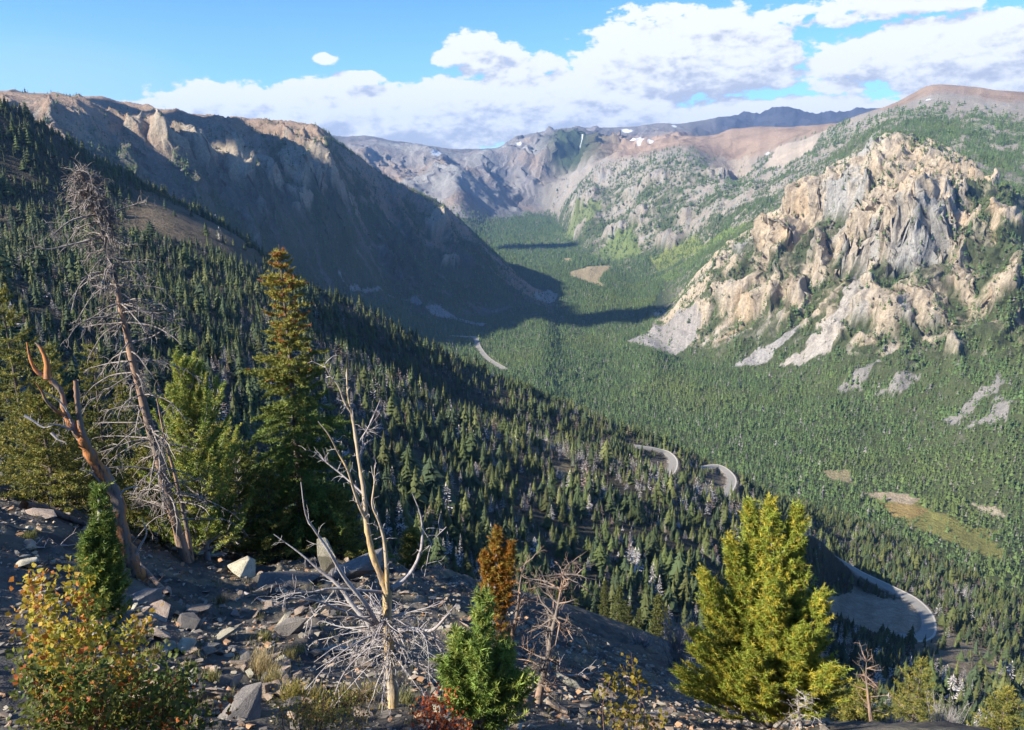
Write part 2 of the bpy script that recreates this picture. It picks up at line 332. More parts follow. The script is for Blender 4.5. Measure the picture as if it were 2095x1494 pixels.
for lst, rmin, rmax in ((KNOBS, 2000, 3400), (KNOBF, 4300, 7600), (KNOBL, 1900, 4000)):
    for (px, py, wpx, hpx) in lst:
        p = hit(px, py, rmin); r = math.hypot(p[0], p[1])
        if r > rmax: continue
        d = 70.0; gx_ = (height(p[0] + d, p[1], Z0) - height(p[0] - d, p[1], Z0)) / (2 * d); gy_ = (height(p[0], p[1] + d, Z0) - height(p[0], p[1] - d, Z0)) / (2 * d)
        sl_ = max(math.hypot(gx_, gy_), .35); fx, fy = -gx_ / sl_, -gy_ / sl_; sl_ = min(sl_, 1.3)
        w_ = wpx / FPX * r; h_ = hpx / FPX * r * .62; q0 = .14 * h_; v1 = (h_ - q0) / (sl_ * .9); v2 = .3 * h_
        ext = v1 + v2 + w_ * 1.2
        m = np.where((np.abs(X - p[0]) < ext) & (np.abs(Y - p[1]) < ext) & (R2 > rmin * .8))
        ax_, ay_ = X[m] - p[0], Y[m] - p[1]; nn = fbm(N2, X[m] / 70, Y[m] / 70, 4, .6)
        v = ax_ * fx + ay_ * fy + nn * w_ * .35; u = (-ax_ * fy + ay_ * fx) + fbm(N3, X[m] / 60, Y[m] / 60, 4, .6) * w_ * .45
        rise = np.where(v < 0, q0 * np.clip(1 + v / (.4 * w_), 0, 1), np.minimum(q0 + sl_ * .9 * v, h_)) * (1 - sstep(v1, v1 + v2, v))
        lat = np.clip(1 - np.abs(u / (w_ * .62)) ** 3, 0, 1); KD[m] = np.maximum(KD[m], rise * lat)
Z = Z + KD

# ------------------------------------------------------------------ roads: benches cut into the hillside
def smooth_line(P, n=6):
    """Catmull-Rom through world points"""
    P = np.asarray(P, float); Q = np.vstack([2 * P[0] - P[1], P, 2 * P[-1] - P[-2]]); out = []
    for i in range(1, len(Q) - 2):
        for t in np.linspace(0, 1, n, endpoint=False):
            a, b, c, d = Q[i-1], Q[i], Q[i+1], Q[i+2]
            out.append(0.5 * ((2*b) + (c-a)*t + (2*a-5*b+4*c-d)*t*t + (3*b-a-3*c+d)*t**3))
    out.append(P[-1]); return np.array(out)
ROADS = [
 dict(px=[(1560,1122),(1640,1158),(1700,1180),(1760,1200),(1820,1216),(1865,1236),(1893,1262),(1898,1285),(1880,1299),(1845,1303)], w=10, r=570, grade=-0.025, label='pale asphalt road sweeping round the large hairpin bend above the lower slope'),
 dict(px=[(1300,915),(1340,925),(1363,934),(1376,952),(1370,972),(1345,985)], w=8, r=760, grade=-.02, label='short shaded road bend at the ridge edge, the farther of the two small bends'),
 dict(px=[(1440,958),(1466,964),(1488,978),(1496,995),(1482,1014),(1452,1030)], w=8, r=760, grade=-.02, label='short road bend rimming the shaded bare bowl on the ridge edge'),
 dict(px=[(925,688),(950,690),(972,694),(978,712),(998,732),(1032,755)], w=15, r=1600, grade=0, label='distant pale road section on the forested lower valley side'),
]
RT = X * 0 + 1e9
for rd in ROADS:
    P = np.array([hit(px, py, rd['r']) for px, py in rd['px']])
    n = len(P); zz = P[:, 2].copy()
    for _ in range(3): zz[1:-1] = (zz[:-2] + zz[1:-1] + zz[2:]) / 3
    P[:, 2] = zz; L = smooth_line(P, 8); rd['line'] = L
    W = rd['w'] * 0.5 + 2.5
    lo = L.min(0) - 60; hi = L.max(0) + 60
    m = np.where((X > lo[0]) & (X < hi[0]) & (Y > lo[1]) & (Y < hi[1]))
    x, y = X[m], Y[m]; best = np.full(len(x), 1e9); zb = np.zeros(len(x))
    for a, b in zip(L[:-1], L[1:]):
        d = b - a; q = np.clip(((x - a[0]) * d[0] + (y - a[1]) * d[1]) / (d[0]**2 + d[1]**2 + 1e-9), 0, 1)
        dd = np.hypot(x - a[0] - q * d[0], y - a[1] - q * d[1]); c = dd < best
        best = np.where(c, dd, best); zb = np.where(c, a[2] + q * d[2], zb)
    k = 1 - sstep(W, W + 12, best)
    Z[m] = Z[m] * (1 - k) + zb * k
    RT[m] = np.minimum(RT[m], best - rd['w'] * 0.5)

# cliffs: push the rock sideways with 3-D noise so that it stands in knobs and buttresses rather than draped folds
DX = np.zeros_like(Z); DY = np.zeros_like(Z); DZ = np.zeros_like(Z)
m = np.where((R2 > 2200) & (R2 < 10500) & (AMP > 20) & (np.abs(Tc2) < 0.76))
x, y, z = X[m], Y[m], Z[m]; a = np.clip(AMP[m], 0, 130); s_ = np.where(R2[m] > 4200, 2.0, 1.0)
q = fbm3(M3, x / (150 * s_), y / (115 * s_), z / (330 * s_), 4, 0.5)
q2 = np.abs(fbm3(M3, x / (95 * s_) + 40, y / (60 * s_), z / (260 * s_), 5, 0.55))          # upright creases
q2 = 1 - np.clip(q2 * 4.0, 0, 1) ** .6
q3 = fbm3(M3, x / (30 * s_) + 9, y / (26 * s_), z / (60 * s_), 4, 0.62)
st = (z + 35 * fbm3(M3, x / 120, y / 120, z / 120, 3)) / (46 * s_); st = st - np.floor(st); led = np.where(st < .78, st / .78, (1 - st) / .22)   # ledges
mw = sstep(14.95, 15.6, KK[m]) * (1 - sstep(17.6, 18.2, KK[m])); sg_ = np.where((Tc2[m] < .06) & (KK[m] < 14.8), .6, 1.0)
DX[m] = a * sg_ * (-q * 1.0 + q2 * .34 - q3 * .2 + led * .16 * (.4 + mw)); DY[m] = a * (-q * .6 + q2 * .25 - q3 * .16 + led * .08)
DZ[m] = a * (.25 * q - .25 * q2 * mw)
del x, y, z, q, q2
PXg = (X / np.maximum(Y * math.cos(PITCH) - Z * math.sin(PITCH), 1e-3)) * FPX + CX
PYg = CY - FPX * (Y * math.sin(PITCH) + Z * math.cos(PITCH)) / np.maximum(Y * math.cos(PITCH) - Z * math.sin(PITCH), 1e-3)

def in_poly(x, y, P):
    P = np.asarray(P); c = np.zeros(x.shape, bool); n = len(P)
    for i in range(n):
        x1, y1 = P[i][:2]; x2, y2 = P[i - 1][:2]
        c ^= ((y1 > y) != (y2 > y)) & (x < (x2 - x1) * (y - y1) / (y2 - y1 + 1e-12) + x1)
    return c
WARPX = fbm(N2, X / 60, Y / 60, 4, .6); WARPY = fbm(N3, X / 60, Y / 60, 4, .6)
def patch(pts, rmin, warp=18.0):
    """ground patch: its outline as world points, its rim broken up by noise"""
    P = np.array([hit(px, py, rmin) for px, py in pts])[:, :2]
    pad = warp * 3; out = np.zeros(X.shape, bool)
    m = np.where((X > P[:, 0].min() - pad) & (X < P[:, 0].max() + pad) & (Y > P[:, 1].min() - pad) & (Y < P[:, 1].max() + pad) & (R2 > rmin * .8))
    out[m] = in_poly(X[m] + WARPX[m] * warp, Y[m] + WARPY[m] * warp, P)
    return out

# ------------------------------------------------------------------ ground cover: colours of rock, talus, grass and forest floor, the left wall's shade painted in
nz1 = fbm(N1, X / 240, Y / 240, 5, .6); nz2 = fbm(N2, X / 45 + 9, Y / 45, 4, .6); nz3 = fbm(N3, X / 900 + 5, Y / 900, 4, .55)
strk = fbm(N4, X / 320 + wx / 200, Y / 45 + wy / 60, 4, .6)                 # chutes that run down towards the valley floor
def W(a, b, c, d): return sstep(a, b, KK) * (1 - sstep(c, d, KK))
def PXW(a, b): return sstep(a, b, PXg)
D = np.zeros_like(Z)                                                     # tree density
near = W(3.2, 3.9, 9.8, 10.4)
gap = sstep(-.42, .12, fbm(N3, X / 30, Y / 30, 3, .55))
D = near * (0.35 + .65 * gap)
bare = (1 - PXW(520, 620)) * W(7.1, 7.35, 8.6, 8.95) * PXW(210, 300)
D *= 1 - .97 * bare
vgap = .68 + .32 * sstep(-.45, .1, fbm(N2, X / 70, Y / 70, 4, .6) + .4 * nz3)
fl = W(9.8, 10.4, 10.9, 11.4) * vgap
D = np.maximum(D, fl)
isfl = sstep(10, 10.5, KK) * (Z < floor_z(X, Y) + 45) * (R2 < 9000)
wallL = W(11, 11.4, 13.6, 13.9) * (1 - PXW(1100, 1140))
dl = np.clip(1.4 - (KK - 11.2) * .42 + nz1 * 1.1 + nz2 * .5 - (1 - PXW(420, 700)) * .4 - .25 * sstep(12.1, 12.5, KK) - .1, 0, 1) * (1 - .8 * sstep(.05, .3, strk))
D = D * (1 - wallL) + dl * wallL
mas = W(15.0, 15.15, 17.7, 18.0) * PXW(1325, 1345) * (Z > floor_z(X, Y) + 12)
kk = np.clip(KK - 15, 0, 2)
dm = np.clip(1.08 - kk * .38 + .3 * (kk < .5) * PXW(1600, 1800) + nz1 * .8 + nz2 * 1.1 + PXW(1930, 2045) * .5 - .3 * sstep(-.1, .25, strk) * (kk < .9), 0.0, 1)
D = D * (1 - mas) + dm * mas
mid = vgap * W(10.2, 10.6, 15.3, 15.5) * PXW(1130, 1165); mid2 = W(14.0, 14.3, 18.9, 19.0) * (1 - PXW(1325, 1345)) * PXW(850, 950)
D = np.maximum(D, np.maximum(mid, mid2) * (R2 < 9000))
back_ = W(17.7, 18.0, 18.8, 19.1) * PXW(1345, 1420)
D = D * (1 - back_) + back_ * np.clip(.72 + nz1 * 1.2 + nz2 * 1.0 - .75 * sstep(-.05, .3, strk), 0, 1)
farw = W(18.95, 19.1, 21.0, 21.5) * PXW(1080, 1150)
df = np.clip(.98 - (KK - 19.2) * .33 + nz1 * 1.0 + nz2 * .5 + PXW(1700, 1850) * .35 - .3 * sstep(.0, .3, strk), 0, 1) * (1 - sstep(20.7, 21.25, KK + nz1 * .4 - PXW(1750, 1900) * .25))
D = D * (1 - farw) + df * farw
headw = W(18.9, 19.1, 24, 24.3) * (1 - PXW(1080, 1150))
D = D * (1 - headw) + headw * np.clip(.5 - (KK - 19) * 1.1 + nz2 * .3, 0, 1)
D *= (KK < 22)
D *= 1 - sstep(20.8, 21.3, KK + nz1 * .5) * (PXg < 1330)
D = np.where((R2 > 7300) & (Z > floor_z(X, Y) + 90) & (PXg < 1330), D * .08, D)
D = np.where((KK > 14.9) & (KK < 19.1) & (PXg > 1290) & (PXg < 1440) & (Z < floor_z(X, Y) + 25) & (R2 < 4800), .9, D)
D = np.where((KK > 14.9) & (KK < 16) & (PXg > 1325) & (Z < floor_z(X, Y) + 12) & (R2 < 3200), .9, D)
D *= 1 - .62 * sstep(12, 45, KD)
D = np.where((PXg > 1400) & (KK > 17.9), D * .8 * sstep(-.5, .15, nz2 + nz1), D)
D = np.where((PXg > 1740) & (KK > 19), D * (1 - sstep(20.2, 20.75, KK + nz1 * .5)), D)

TAN = np.array([.415, .345, .262]); TAN2 = np.array([.27, .235, .195]); GREY = np.array([.27, .26, .245]); TAL = np.array([.33, .31, .28])
TUN = np.array([.30, .215, .155]); FLO = np.array([.045, .062, .028]); FLN = np.array([.075, .065, .045]); BRN = np.array([.15, .115, .075]); FARR = np.array([.20, .185, .18])
colr = np.zeros(Z.shape + (3,), np.float32)
def lay(mask, c, k=1.0):
    global colr
    mk = (np.clip(mask, 0, 1) * k)[..., None].astype(np.float32); colr = colr * (1 - mk) + np.asarray(c, np.float32) * mk
lay(np.ones_like(Z), FLN)
lay(sstep(9.8, 10.3, KK), FLO)
lay(wallL, TAN2 * .5); lay(wallL * sstep(.0, .3, nz1), GREY * .5); lay(wallL * sstep(12.0, 12.3, KK + nz1 * .3), TUN * .95); lay(wallL * sstep(12.0, 12.3, KK) * sstep(.0, .25, nz2), TAN2 * .85); lay(wallL * sstep(.12, .35, nz2), TAN2 * .8); lay(wallL * sstep(10, 40, KD), TAN * .85); lay(wallL * (KK > 12.9) * (1 - PXW(600, 760)), TUN * .85)  # rock darkened for the wall's shade, its upper band and outcrops lightened as sunlit
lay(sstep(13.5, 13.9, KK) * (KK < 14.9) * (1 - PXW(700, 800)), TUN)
lay(mas, TAN); lay(mas * sstep(.05, .35, nz1 + nz2 * .4), GREY * 1.15); lay(mas * sstep(.1, .4, -nz1 + .3 * nz2), TAN * np.array([1.08, .98, .86])); lay(mas * (1 - sstep(.25, .6, kk + nz2 * .5)) , TAL, .8)
lay(back_, TAN2); lay(farw, TAN2 * 1.02); lay(farw * sstep(0, .3, nz2), GREY)
lay(headw * (KK > 19.2), FARR); lay(headw * sstep(.0, .25, nz3), GREY * .95); lay(headw * sstep(.05, .3, -nz3 + nz2 * .4), TAN2 * np.array([.95, .87, .85]))
rimw = sstep(20.8, 21.3, KK + nz1 * .3) * PXW(1180, 1300)
lay(rimw, TUN); lay(rimw * sstep(.1, .3, nz1), TUN * .78)
lay(sstep(22.5, 22.9, KK) * (1 - PXW(1480, 1500)), FARR * .9); lay(sstep(22.9, 23.0, KK) * PXW(1440, 1480) * 1.0, np.array([.07, .075, .095]))
lay(bare, BRN)
# forest floor colour covers the rock where trees stand thick
fd = sstep(.55, .95, D) * (KK > 10)
lay(fd, FLO)
# low plants between the trees of the far slopes
lay((KK > 10.5) * (KK < 21) * sstep(.35, .75, D) * .6, np.array([.085, .095, .045]))
PATCHES = [
 ([(1165,556),(1195,548),(1255,543),(1235,560),(1225,575),(1240,590),(1215,582),(1165,565)], 3000, 12, (.42,.33,.19), 0),
 ([(1150,530),(1165,527),(1170,534),(1155,537)], 3000, 10, (.42,.33,.19), 0),
 ([(1790,1020),(1860,1012),(1900,1042),(1960,1062),(2045,1092),(2060,1150),(1950,1112),(1850,1072)], 1300, 34, (.25,.235,.075), 0.14),
 ([(1800,1035),(1850,1030),(1900,1045),(1880,1058),(1830,1062)], 1300, 10, (.36,.26,.10), 0),
 ([(1765,1012),(1830,1006),(1885,1022),(1862,1036),(1800,1024)], 1300, 8, (.45,.36,.25), 0),
 ([(1680,962),(1735,965),(1748,992),(1700,982)], 1300, 10, (.36,.30,.17), 0.1),
 ([(1990,1032),(2045,1040),(2060,1062),(2010,1052)], 1300, 10, (.42,.36,.26), 0.1),
 ([(1092,600),(1120,592),(1142,604),(1135,618),(1095,616)], 2600, 10, (.36,.33,.30), 0.05),
 ([(820,613),(900,628),(1000,662),(985,668),(930,655),(850,627)], 1600, 14, (.33,.31,.30), 0.12),
 ([(690,562),(760,590),(830,600),(760,598),(700,580)], 1600, 14, (.33,.31,.30), 0.12),
 ([(1280,697),(1340,665),(1385,640),(1432,645),(1420,690),(1350,722)], 1600, 14, (.36,.33,.31), 0.08),
 ([(1590,745),(1640,715),(1690,650),(1745,560),(1762,560),(1730,640),(1690,725),(1640,745)], 1600, 12, (.44,.40,.36), 0.04),
 ([(1490,752),(1545,715),(1620,665),(1610,690),(1560,745)], 1600, 12, (.36,.34,.33), 0.08),
 ([(1715,802),(1755,750),(1795,738),(1755,802)], 1600, 34, (.30,.28,.26), 0.35),
 ([(1785,806),(1850,765),(1890,762),(1835,812)], 1600, 34, (.30,.28,.26), 0.4),
 ([(1915,866),(1990,820),(2050,765),(2050,795),(1960,872)], 1600, 34, (.30,.28,.26), 0.4),
 ([(1980,875),(2050,805),(2060,862)], 1600, 34, (.31,.29,.27), 0.35),
 ([(1320,575),(1400,535),(1480,470),(1545,448),(1470,500),(1400,562)], 3500, 24, (.17,.22,.06), 0.25),
 ([(1190,525),(1240,490),(1290,470),(1310,520),(1250,535)], 3500, 24, (.16,.20,.07), 0.3),
 ([(1120,470),(1170,440),(1230,410),(1215,455),(1150,490)], 4500, 40, (.17,.20,.08), 0.35),
 ([(1060,500),(1120,480),(1180,500),(1130,512)], 4500, 40, (.16,.19,.07), 0.4),
 ([(1330,530),(1420,480),(1440,500),(1350,560)], 3500, 24, (.20,.23,.07), 0.3),
 ([(1290,950),(1345,932),(1374,952),(1368,975),(1325,972)], 760, 3, (.17,.135,.10), 0),
 ([(1412,1002),(1462,962),(1494,985),(1482,1016),(1440,1026)], 760, 3, (.18,.145,.11), 0),
 ([(1640,1160),(1750,1200),(1860,1232),(1900,1272),(1865,1308),(1800,1296),(1720,1262),(1640,1200)], 570, 3, (.46,.37,.27), 0),
 ([(1865,1312),(1915,1282),(2050,1345),(2100,1420),(1950,1425),(1880,1352)], 520, 6, (.27,.215,.15), 0.12),
 ([(1560,345),(1590,300),(1640,288),(1700,262),(1660,305),(1600,345)], 4500, 30, (.47,.39,.31), 0),
 ([(1440,345),(1470,320),(1530,318),(1545,345),(1500,368)], 4500, 30, (.40,.33,.26), 0.03),
 ([(1130,955),(1160,950),(1180,965),(1150,975)], 420, 5, (.30,.23,.13), 0.05),
]
PM = []
for pts, rmin, wp, c, dens in PATCHES:
    m = patch(pts, rmin, wp); PM.append(m); colr[m] = np.array(c) * .82; D[m] = dens
# snow left in the high gullies
def spot(px, py, rmin, rad, c=(.6,.63,.68)):
    rad = rad * .55
    h = hit(px, py, rmin); m = ((X + WARPX * rad - h[0])**2 + ((Y + WARPY * rad - h[1]) * .5)**2) < rad**2; m &= (R2 > rmin * .8); colr[m] = c
for a in [(1283,268,7000,120),(1295,285,7000,110),(1310,292,7000,60),(1060,295,7000,70),(1335,290,7000,50),(885,293,7000,80),(1570,315,4500,28),(1900,205,4500,22),(1185,292,7000,45),(1380,258,7000,60)]: spot(*a)
colr[RT < 2.5] = (.30, .26, .21)
D[(RT < 6)] = 0
# foreground: dark stony soil
fgm = 1 - sstep(70, 110, R2)
lay(fgm, np.array([.085, .075, .065])); lay(fgm * sstep(0, .4, fbm(N2, X / 2.5, Y / 2.5, 4, .6)), np.array([.14, .12, .085])); lay(fgm * sstep(.05, .4, fbm(N3, X / 1.7, Y / 1.7, 4, .6)), np.array([.05, .045, .042]))
colr *= (1 + .32 * fbm(N2, X / (R2 * .012 + .5), Y / (R2 * .02 + .5), 3, .6))[..., None]
colr = np.clip(colr, .01, .9)

def mat_new(name):
    m = bpy.data.materials.new(name); m.use_nodes = True; w = NT(m.node_tree); b = w.n['Principled BSDF']
    b.inputs['Roughness'].default_value = 0.9; b.inputs['Specular IOR Level'].default_value = 0.15
    return m, w, b
def mat_terrain():
    m, w, b = mat_new('ground_cover'); at = w.node('ShaderNodeAttribute', attribute_name='col')
    geo = w.node('ShaderNodeNewGeometry'); cd = w.node('ShaderNodeVectorMath', operation='LENGTH'); w.link(geo.outputs['Position'], cd.inputs[0])
    pos = geo.outputs['Position']
    n1 = w.noise(pos, 0.09, 6, .65); n2 = w.noise(pos, 2.2, 5, .65)
    n3 = w.noise(pos, 0.02, 5, .6)
    nearf = w.rng(cd.outputs['Value'], 60, 160, 1, 0)
    n1 = w.noise(pos, .11, 9, .7)
    jt = w.noise(w.vmath('MULTIPLY', pos, (1, 1, .35)), .16, 7, .72); crk = w.rng(w.math('ABSOLUTE', w.math('SUBTRACT', jt, .5)), .0, .035, .62, 1.0)
    f = w.math('MULTIPLY', w.math('ADD', w.math('MULTIPLY', n1, 1.25), 0.42), w.math('MAXIMUM', crk, nearf)); f2 = w.math('ADD', w.math('MULTIPLY', n2, nearf), w.math('SUBTRACT', 1.0, w.math('MULTIPLY', nearf, .5)))
    c = w.vmath('SCALE', at.outputs['Color'], scale=w.math('MULTIPLY', f, f2)); w.link(c, b.inputs['Base Color'])
    bm = w.node('ShaderNodeBump'); bm.inputs['Strength'].default_value = 1.0; bm.inputs['Distance'].default_value = 7.0
    w.link(w.math('ADD', n1, w.math('MULTIPLY', n3, 2.0)), bm.inputs['Height'])
    bm2 = w.node('ShaderNodeBump'); bm2.inputs['Distance'].default_value = 0.12; w.link(n2, bm2.inputs['Height']); w.link(nearf, bm2.inputs['Strength'])
    far = w.node('ShaderNodeMix', data_type='VECTOR'); w.link(nearf, far.inputs[0]); w.link(bm.outputs[0], far.inputs[4]); w.link(bm2.outputs[0], far.inputs[5])
    w.link(far.outputs[1], b.inputs['Normal'])
    return m
def build_terrain():
    idx = np.arange(nT * nR).reshape(nT, nR); a = idx; b = np.roll(idx, -1, axis=0)
    F = np.stack([a[:, :-1], b[:, :-1], b[:, 1:], a[:, 1:]], -1).reshape(-1, 4)
    fan = len(idx.ravel())
    V = np.stack([X + DX, Y + DY, Z + DZ], -1).reshape(-1, 3)
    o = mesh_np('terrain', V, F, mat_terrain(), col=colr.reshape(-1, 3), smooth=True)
    tag(o, kind='structure', label='mountain valley terrain with rocky slopes, cliffs and the flat valley floor')
build_terrain()
def mat_plain(name, c, bump=None, rough=.9, var=.25, scale=3.0):
    m, w, b = mat_new(name); geo = w.node('ShaderNodeNewGeometry'); n = w.noise(geo.outputs['Position'], scale, 5, .6)
    b.inputs['Roughness'].default_value = rough
    w.link(w.vmath('SCALE', c, scale=w.math('ADD', w.math('MULTIPLY', n, 2 * var), 1 - var)), b.inputs['Base Color'])
    if bump:
        bm = w.node('ShaderNodeBump'); bm.inputs['Distance'].default_value = bump; w.link(n, bm.inputs['Height']); w.link(bm.outputs[0], b.inputs['Normal'])
    return m
M_ROAD = mat_plain('asphalt', (.27, .25, .22), scale=.4)
M_LINE = mat_plain('verge_gravel', (.46, .42, .36), scale=.6)
for rd in ROADS:
    L = rd['line']; t = np.gradient(L, axis=0); t[:, 2] = 0; t /= np.linalg.norm(t, axis=1)[:, None]; nrm = np.stack([t[:, 1], -t[:, 0], 0 * t[:, 0]], 1)
    def strip(name, a, b, lift, mat):
        A = L + nrm * a + [0, 0, lift]; B = L + nrm * b + [0, 0, lift]; n = len(L)
        V = np.vstack([A, B, A - [0, 0, .8], B - [0, 0, .8]]); i = np.arange(n - 1)
        F = np.vstack([np.stack([i, i + 1, n + i + 1, n + i], 1), np.stack([2*n + i, 2*n + i + 1, i + 1, i], 1), np.stack([n + i, n + i + 1, 3*n + i + 1, 3*n + i], 1)])
        return mesh_np(name, V, F, mat)
    tag(strip('road', -rd['w'] / 2, rd['w'] / 2, .35, M_ROAD), rd['label'], kind='structure')
    tag(strip('road_verge', -rd['w'] / 2 - 1.6, -rd['w'] / 2, .42, M_LINE), 'pale gravel verge along the outer edge of the road', kind='structure')

# ------------------------------------------------------------------ forest
EM = Z / RR; RUN = np.maximum.accumulate(EM, axis=1)
def look(grid, x, y):
    r = np.hypot(x, y); t = np.arctan2(x, y); i = np.clip(np.round((t - TH_F[0]) / 0.0016).astype(int), 0, len(TH_F) - 1)
    j = np.clip(np.searchsorted(RR, r), 0, nR - 1); return grid[i, j]
def cone_tree(seed, tiers, br, wid, jag=.25, dead=False):
    """a unit-height conifer: drooping boughs in tiers round a thin trunk; returns crown and trunk triangles"""
    g = np.random.default_rng(seed); V = []; F = []
    for k in range(tiers):
        f = k / (tiers - 1 + 1e-9); zt = .10 + .86 * f
        w = wid * (1 - f) ** .8 * (1 + g.uniform(-jag, jag)) + .012
        a0 = g.random() * 6.28
        for j in range(br):
            if dead and g.random() < .35: continue
            a = a0 + j * 2 * PI / br + g.uniform(-.25, .25); ww = w * g.uniform(.65, 1.2); d = g.uniform(.3, .6) * ww if not dead else g.uniform(-.3, .2) * ww
            hw = (PI / br) * (1.15 if not dead else .34); top = zt + (.85 / tiers if not dead else .012)
            n = len(V); c, s = math.cos(a), math.sin(a)
            V += [(c * .008, s * .008, top), (math.cos(a - hw) * ww * .72, math.sin(a - hw) * ww * .72, zt - d * .55), (c * ww, s * ww, zt - d), (math.cos(a + hw) * ww * .72, math.sin(a + hw) * ww * .72, zt - d * .55)]
            F += [(n, n + 1, n + 2), (n, n + 2, n + 3)]
    n = len(V)
    V += [(.02, 0, .9), (-.01, .017, .9), (-.01, -.017, .9), (0, 0, 1.02)]; F += [(n, n+1, n+3), (n+1, n+2, n+3), (n+2, n, n+3)]
    tv = []; tf = []
    for zz_, rr_ in ((-.12, .016), (.95, .004)):
        tv += [(rr_ * math.cos(q), rr_ * math.sin(q), zz_) for q in (0, 1.57, 3.14, 4.71)]
    for j in range(4): k = (j + 1) % 4; tf += [(j, k, 4 + k), (j, 4 + k, 4 + j)]
    return (np.array(V), np.array(F)), (np.array(tv), np.array(tf))
def scatter_mesh(name, pts, h, wsc, variants, vid, cols, trunkcol, mat, label):
    """many trees as one mesh of real small faces"""
    VV, FF, CC = [], [], []; off = 0
    rot = rng.random(len(pts)) * 2 * PI
    for k, ((cv, cf), tr) in enumerate(variants):
        m = np.where(vid == k)[0]
        if not len(m): continue
        pieces = [(cv, cf, None)] + ([(tr[0], tr[1], trunkcol)] if tr is not None else [])
        for v, f, tc in pieces:
            c, s = np.cos(rot[m])[:, None], np.sin(rot[m])[:, None]; hh = h[m][:, None]; ww = (h[m] * wsc[m])[:, None]
            P = np.stack([(v[:, 0] * c - v[:, 1] * s) * ww, (v[:, 0] * s + v[:, 1] * c) * ww, v[:, 2] * hh], -1) + pts[m][:, None, :]
            VV.append(P.reshape(-1, 3)); n = len(v)
            FF.append((f[None] + (np.arange(len(m)) * n)[:, None, None] + off).reshape(-1, 3)); off += len(m) * n
            cc = np.repeat((cols[m] if tc is None else np.tile(tc, (len(m), 1)))[:, None, :], n, 1)
            CC.append(cc.reshape(-1, 3))
    o = mesh_np(name, np.vstack(VV), np.vstack(FF), mat, col=np.vstack(CC))
    return tag(o, label, kind='stuff')
def mat_col(name, rough=.75, trans=0.0, spec=.2, noise=0):
    m, w, b = mat_new(name); at = w.node('ShaderNodeAttribute', attribute_name='col'); w.link(at.outputs['Color'], b.inputs['Base Color'])
    b.inputs['Roughness'].default_value = rough; b.inputs['Specular IOR Level'].default_value = spec
    if trans:
        tr = w.node('ShaderNodeBsdfTranslucent'); w.link(at.outputs['Color'], tr.inputs[0]); mx = w.node('ShaderNodeMixShader'); mx.inputs[0].default_value = trans
        w.link(b.outputs[0], mx.inputs[1]); w.link(tr.outputs[0], mx.inputs[2]); w.link(mx.outputs[0], w.n['Material Output'].inputs[0])
    return m
M_FOREST = mat_col('conifer_foliage')
def points(r0, r1, area, n_max=10**7):
    n = int(0.735 * 1.96 * .8 / .7 * (r1 * r1 - r0 * r0) / 2 / area * 1.0)
    r = np.sqrt(rng.random(n) * (r1 * r1 - r0 * r0) + r0 * r0); t = (rng.random(n) * 2 - 1) * .80
    x, y = r * np.sin(t), r * np.cos(t)
    d = look(D, x, y); k = rng.random(n) < d; x, y, r, t = x[k], y[k], r[k], t[k]
    z = height(x, y); run = look(RUN, x * .997, y * .997); k = (z + 16) / r > run - .004
    x, y, z = x[k], y[k], z[k]
    x = x + look(DX, x, y); y = y + look(DY, x, y); z = z + look(DZ, x, y)
    return np.stack([x, y, z], 1)
def tree_cols(P, greens, deadp, deadc):
    n = len(P); g = np.array(greens)[rng.integers(0, len(greens), n)] * rng.uniform(.7, 1.35, (n, 1))
    dd = rng.random(n) < deadp; g[dd] = np.array(deadc)[rng.integers(0, len(deadc), dd.sum())] * rng.uniform(.7, 1.2, (dd.sum(), 1))
    return g, dd
GREENS = [(.060, .078, .026), (.048, .066, .028), (.075, .088, .030), (.042, .060, .030), (.090, .098, .034)]
FGREEN = [(.064, .104, .036), (.074, .114, .038), (.060, .094, .038), (.084, .122, .040)]
DEADC = [(.46, .41, .38), (.38, .34, .32), (.50, .46, .43), (.33, .23, .18), (.16, .15, .09)]
VAR_HI = [cone_tree(s, 12, 7, w) for s, w in ((1, .21), (2, .15), (3, .31), (4, .25), (5, .19), (6, .27), (7, .17))]
VAR_DHI = [cone_tree(s, 15, 8, w, dead=True) for s, w in ((11, .2), (12, .25), (13, .17))]
VAR_MID = [cone_tree(s, 7, 5, w) for s, w in ((21, .22), (22, .17), (23, .30))]
VAR_DMID = [cone_tree(s, 8, 5, w, dead=True) for s, w in ((31, .2), (32, .25))]
VAR_LO = [(cone_tree(s, 3, 4, w, .3)[0], None) for s, w in ((41, .2), (42, .17), (43, .24))]
def dead_prob(P):
    x, y = P[:, 0], P[:, 1]; kk_ = look(KK, x, y)
    return np.clip(.34 + .5 * np.exp(-((kk_ - 5.0) / .35) ** 2) * (x > -150) + .35 * fbm(N1, x / 60, y / 60, 3), .04, .75)
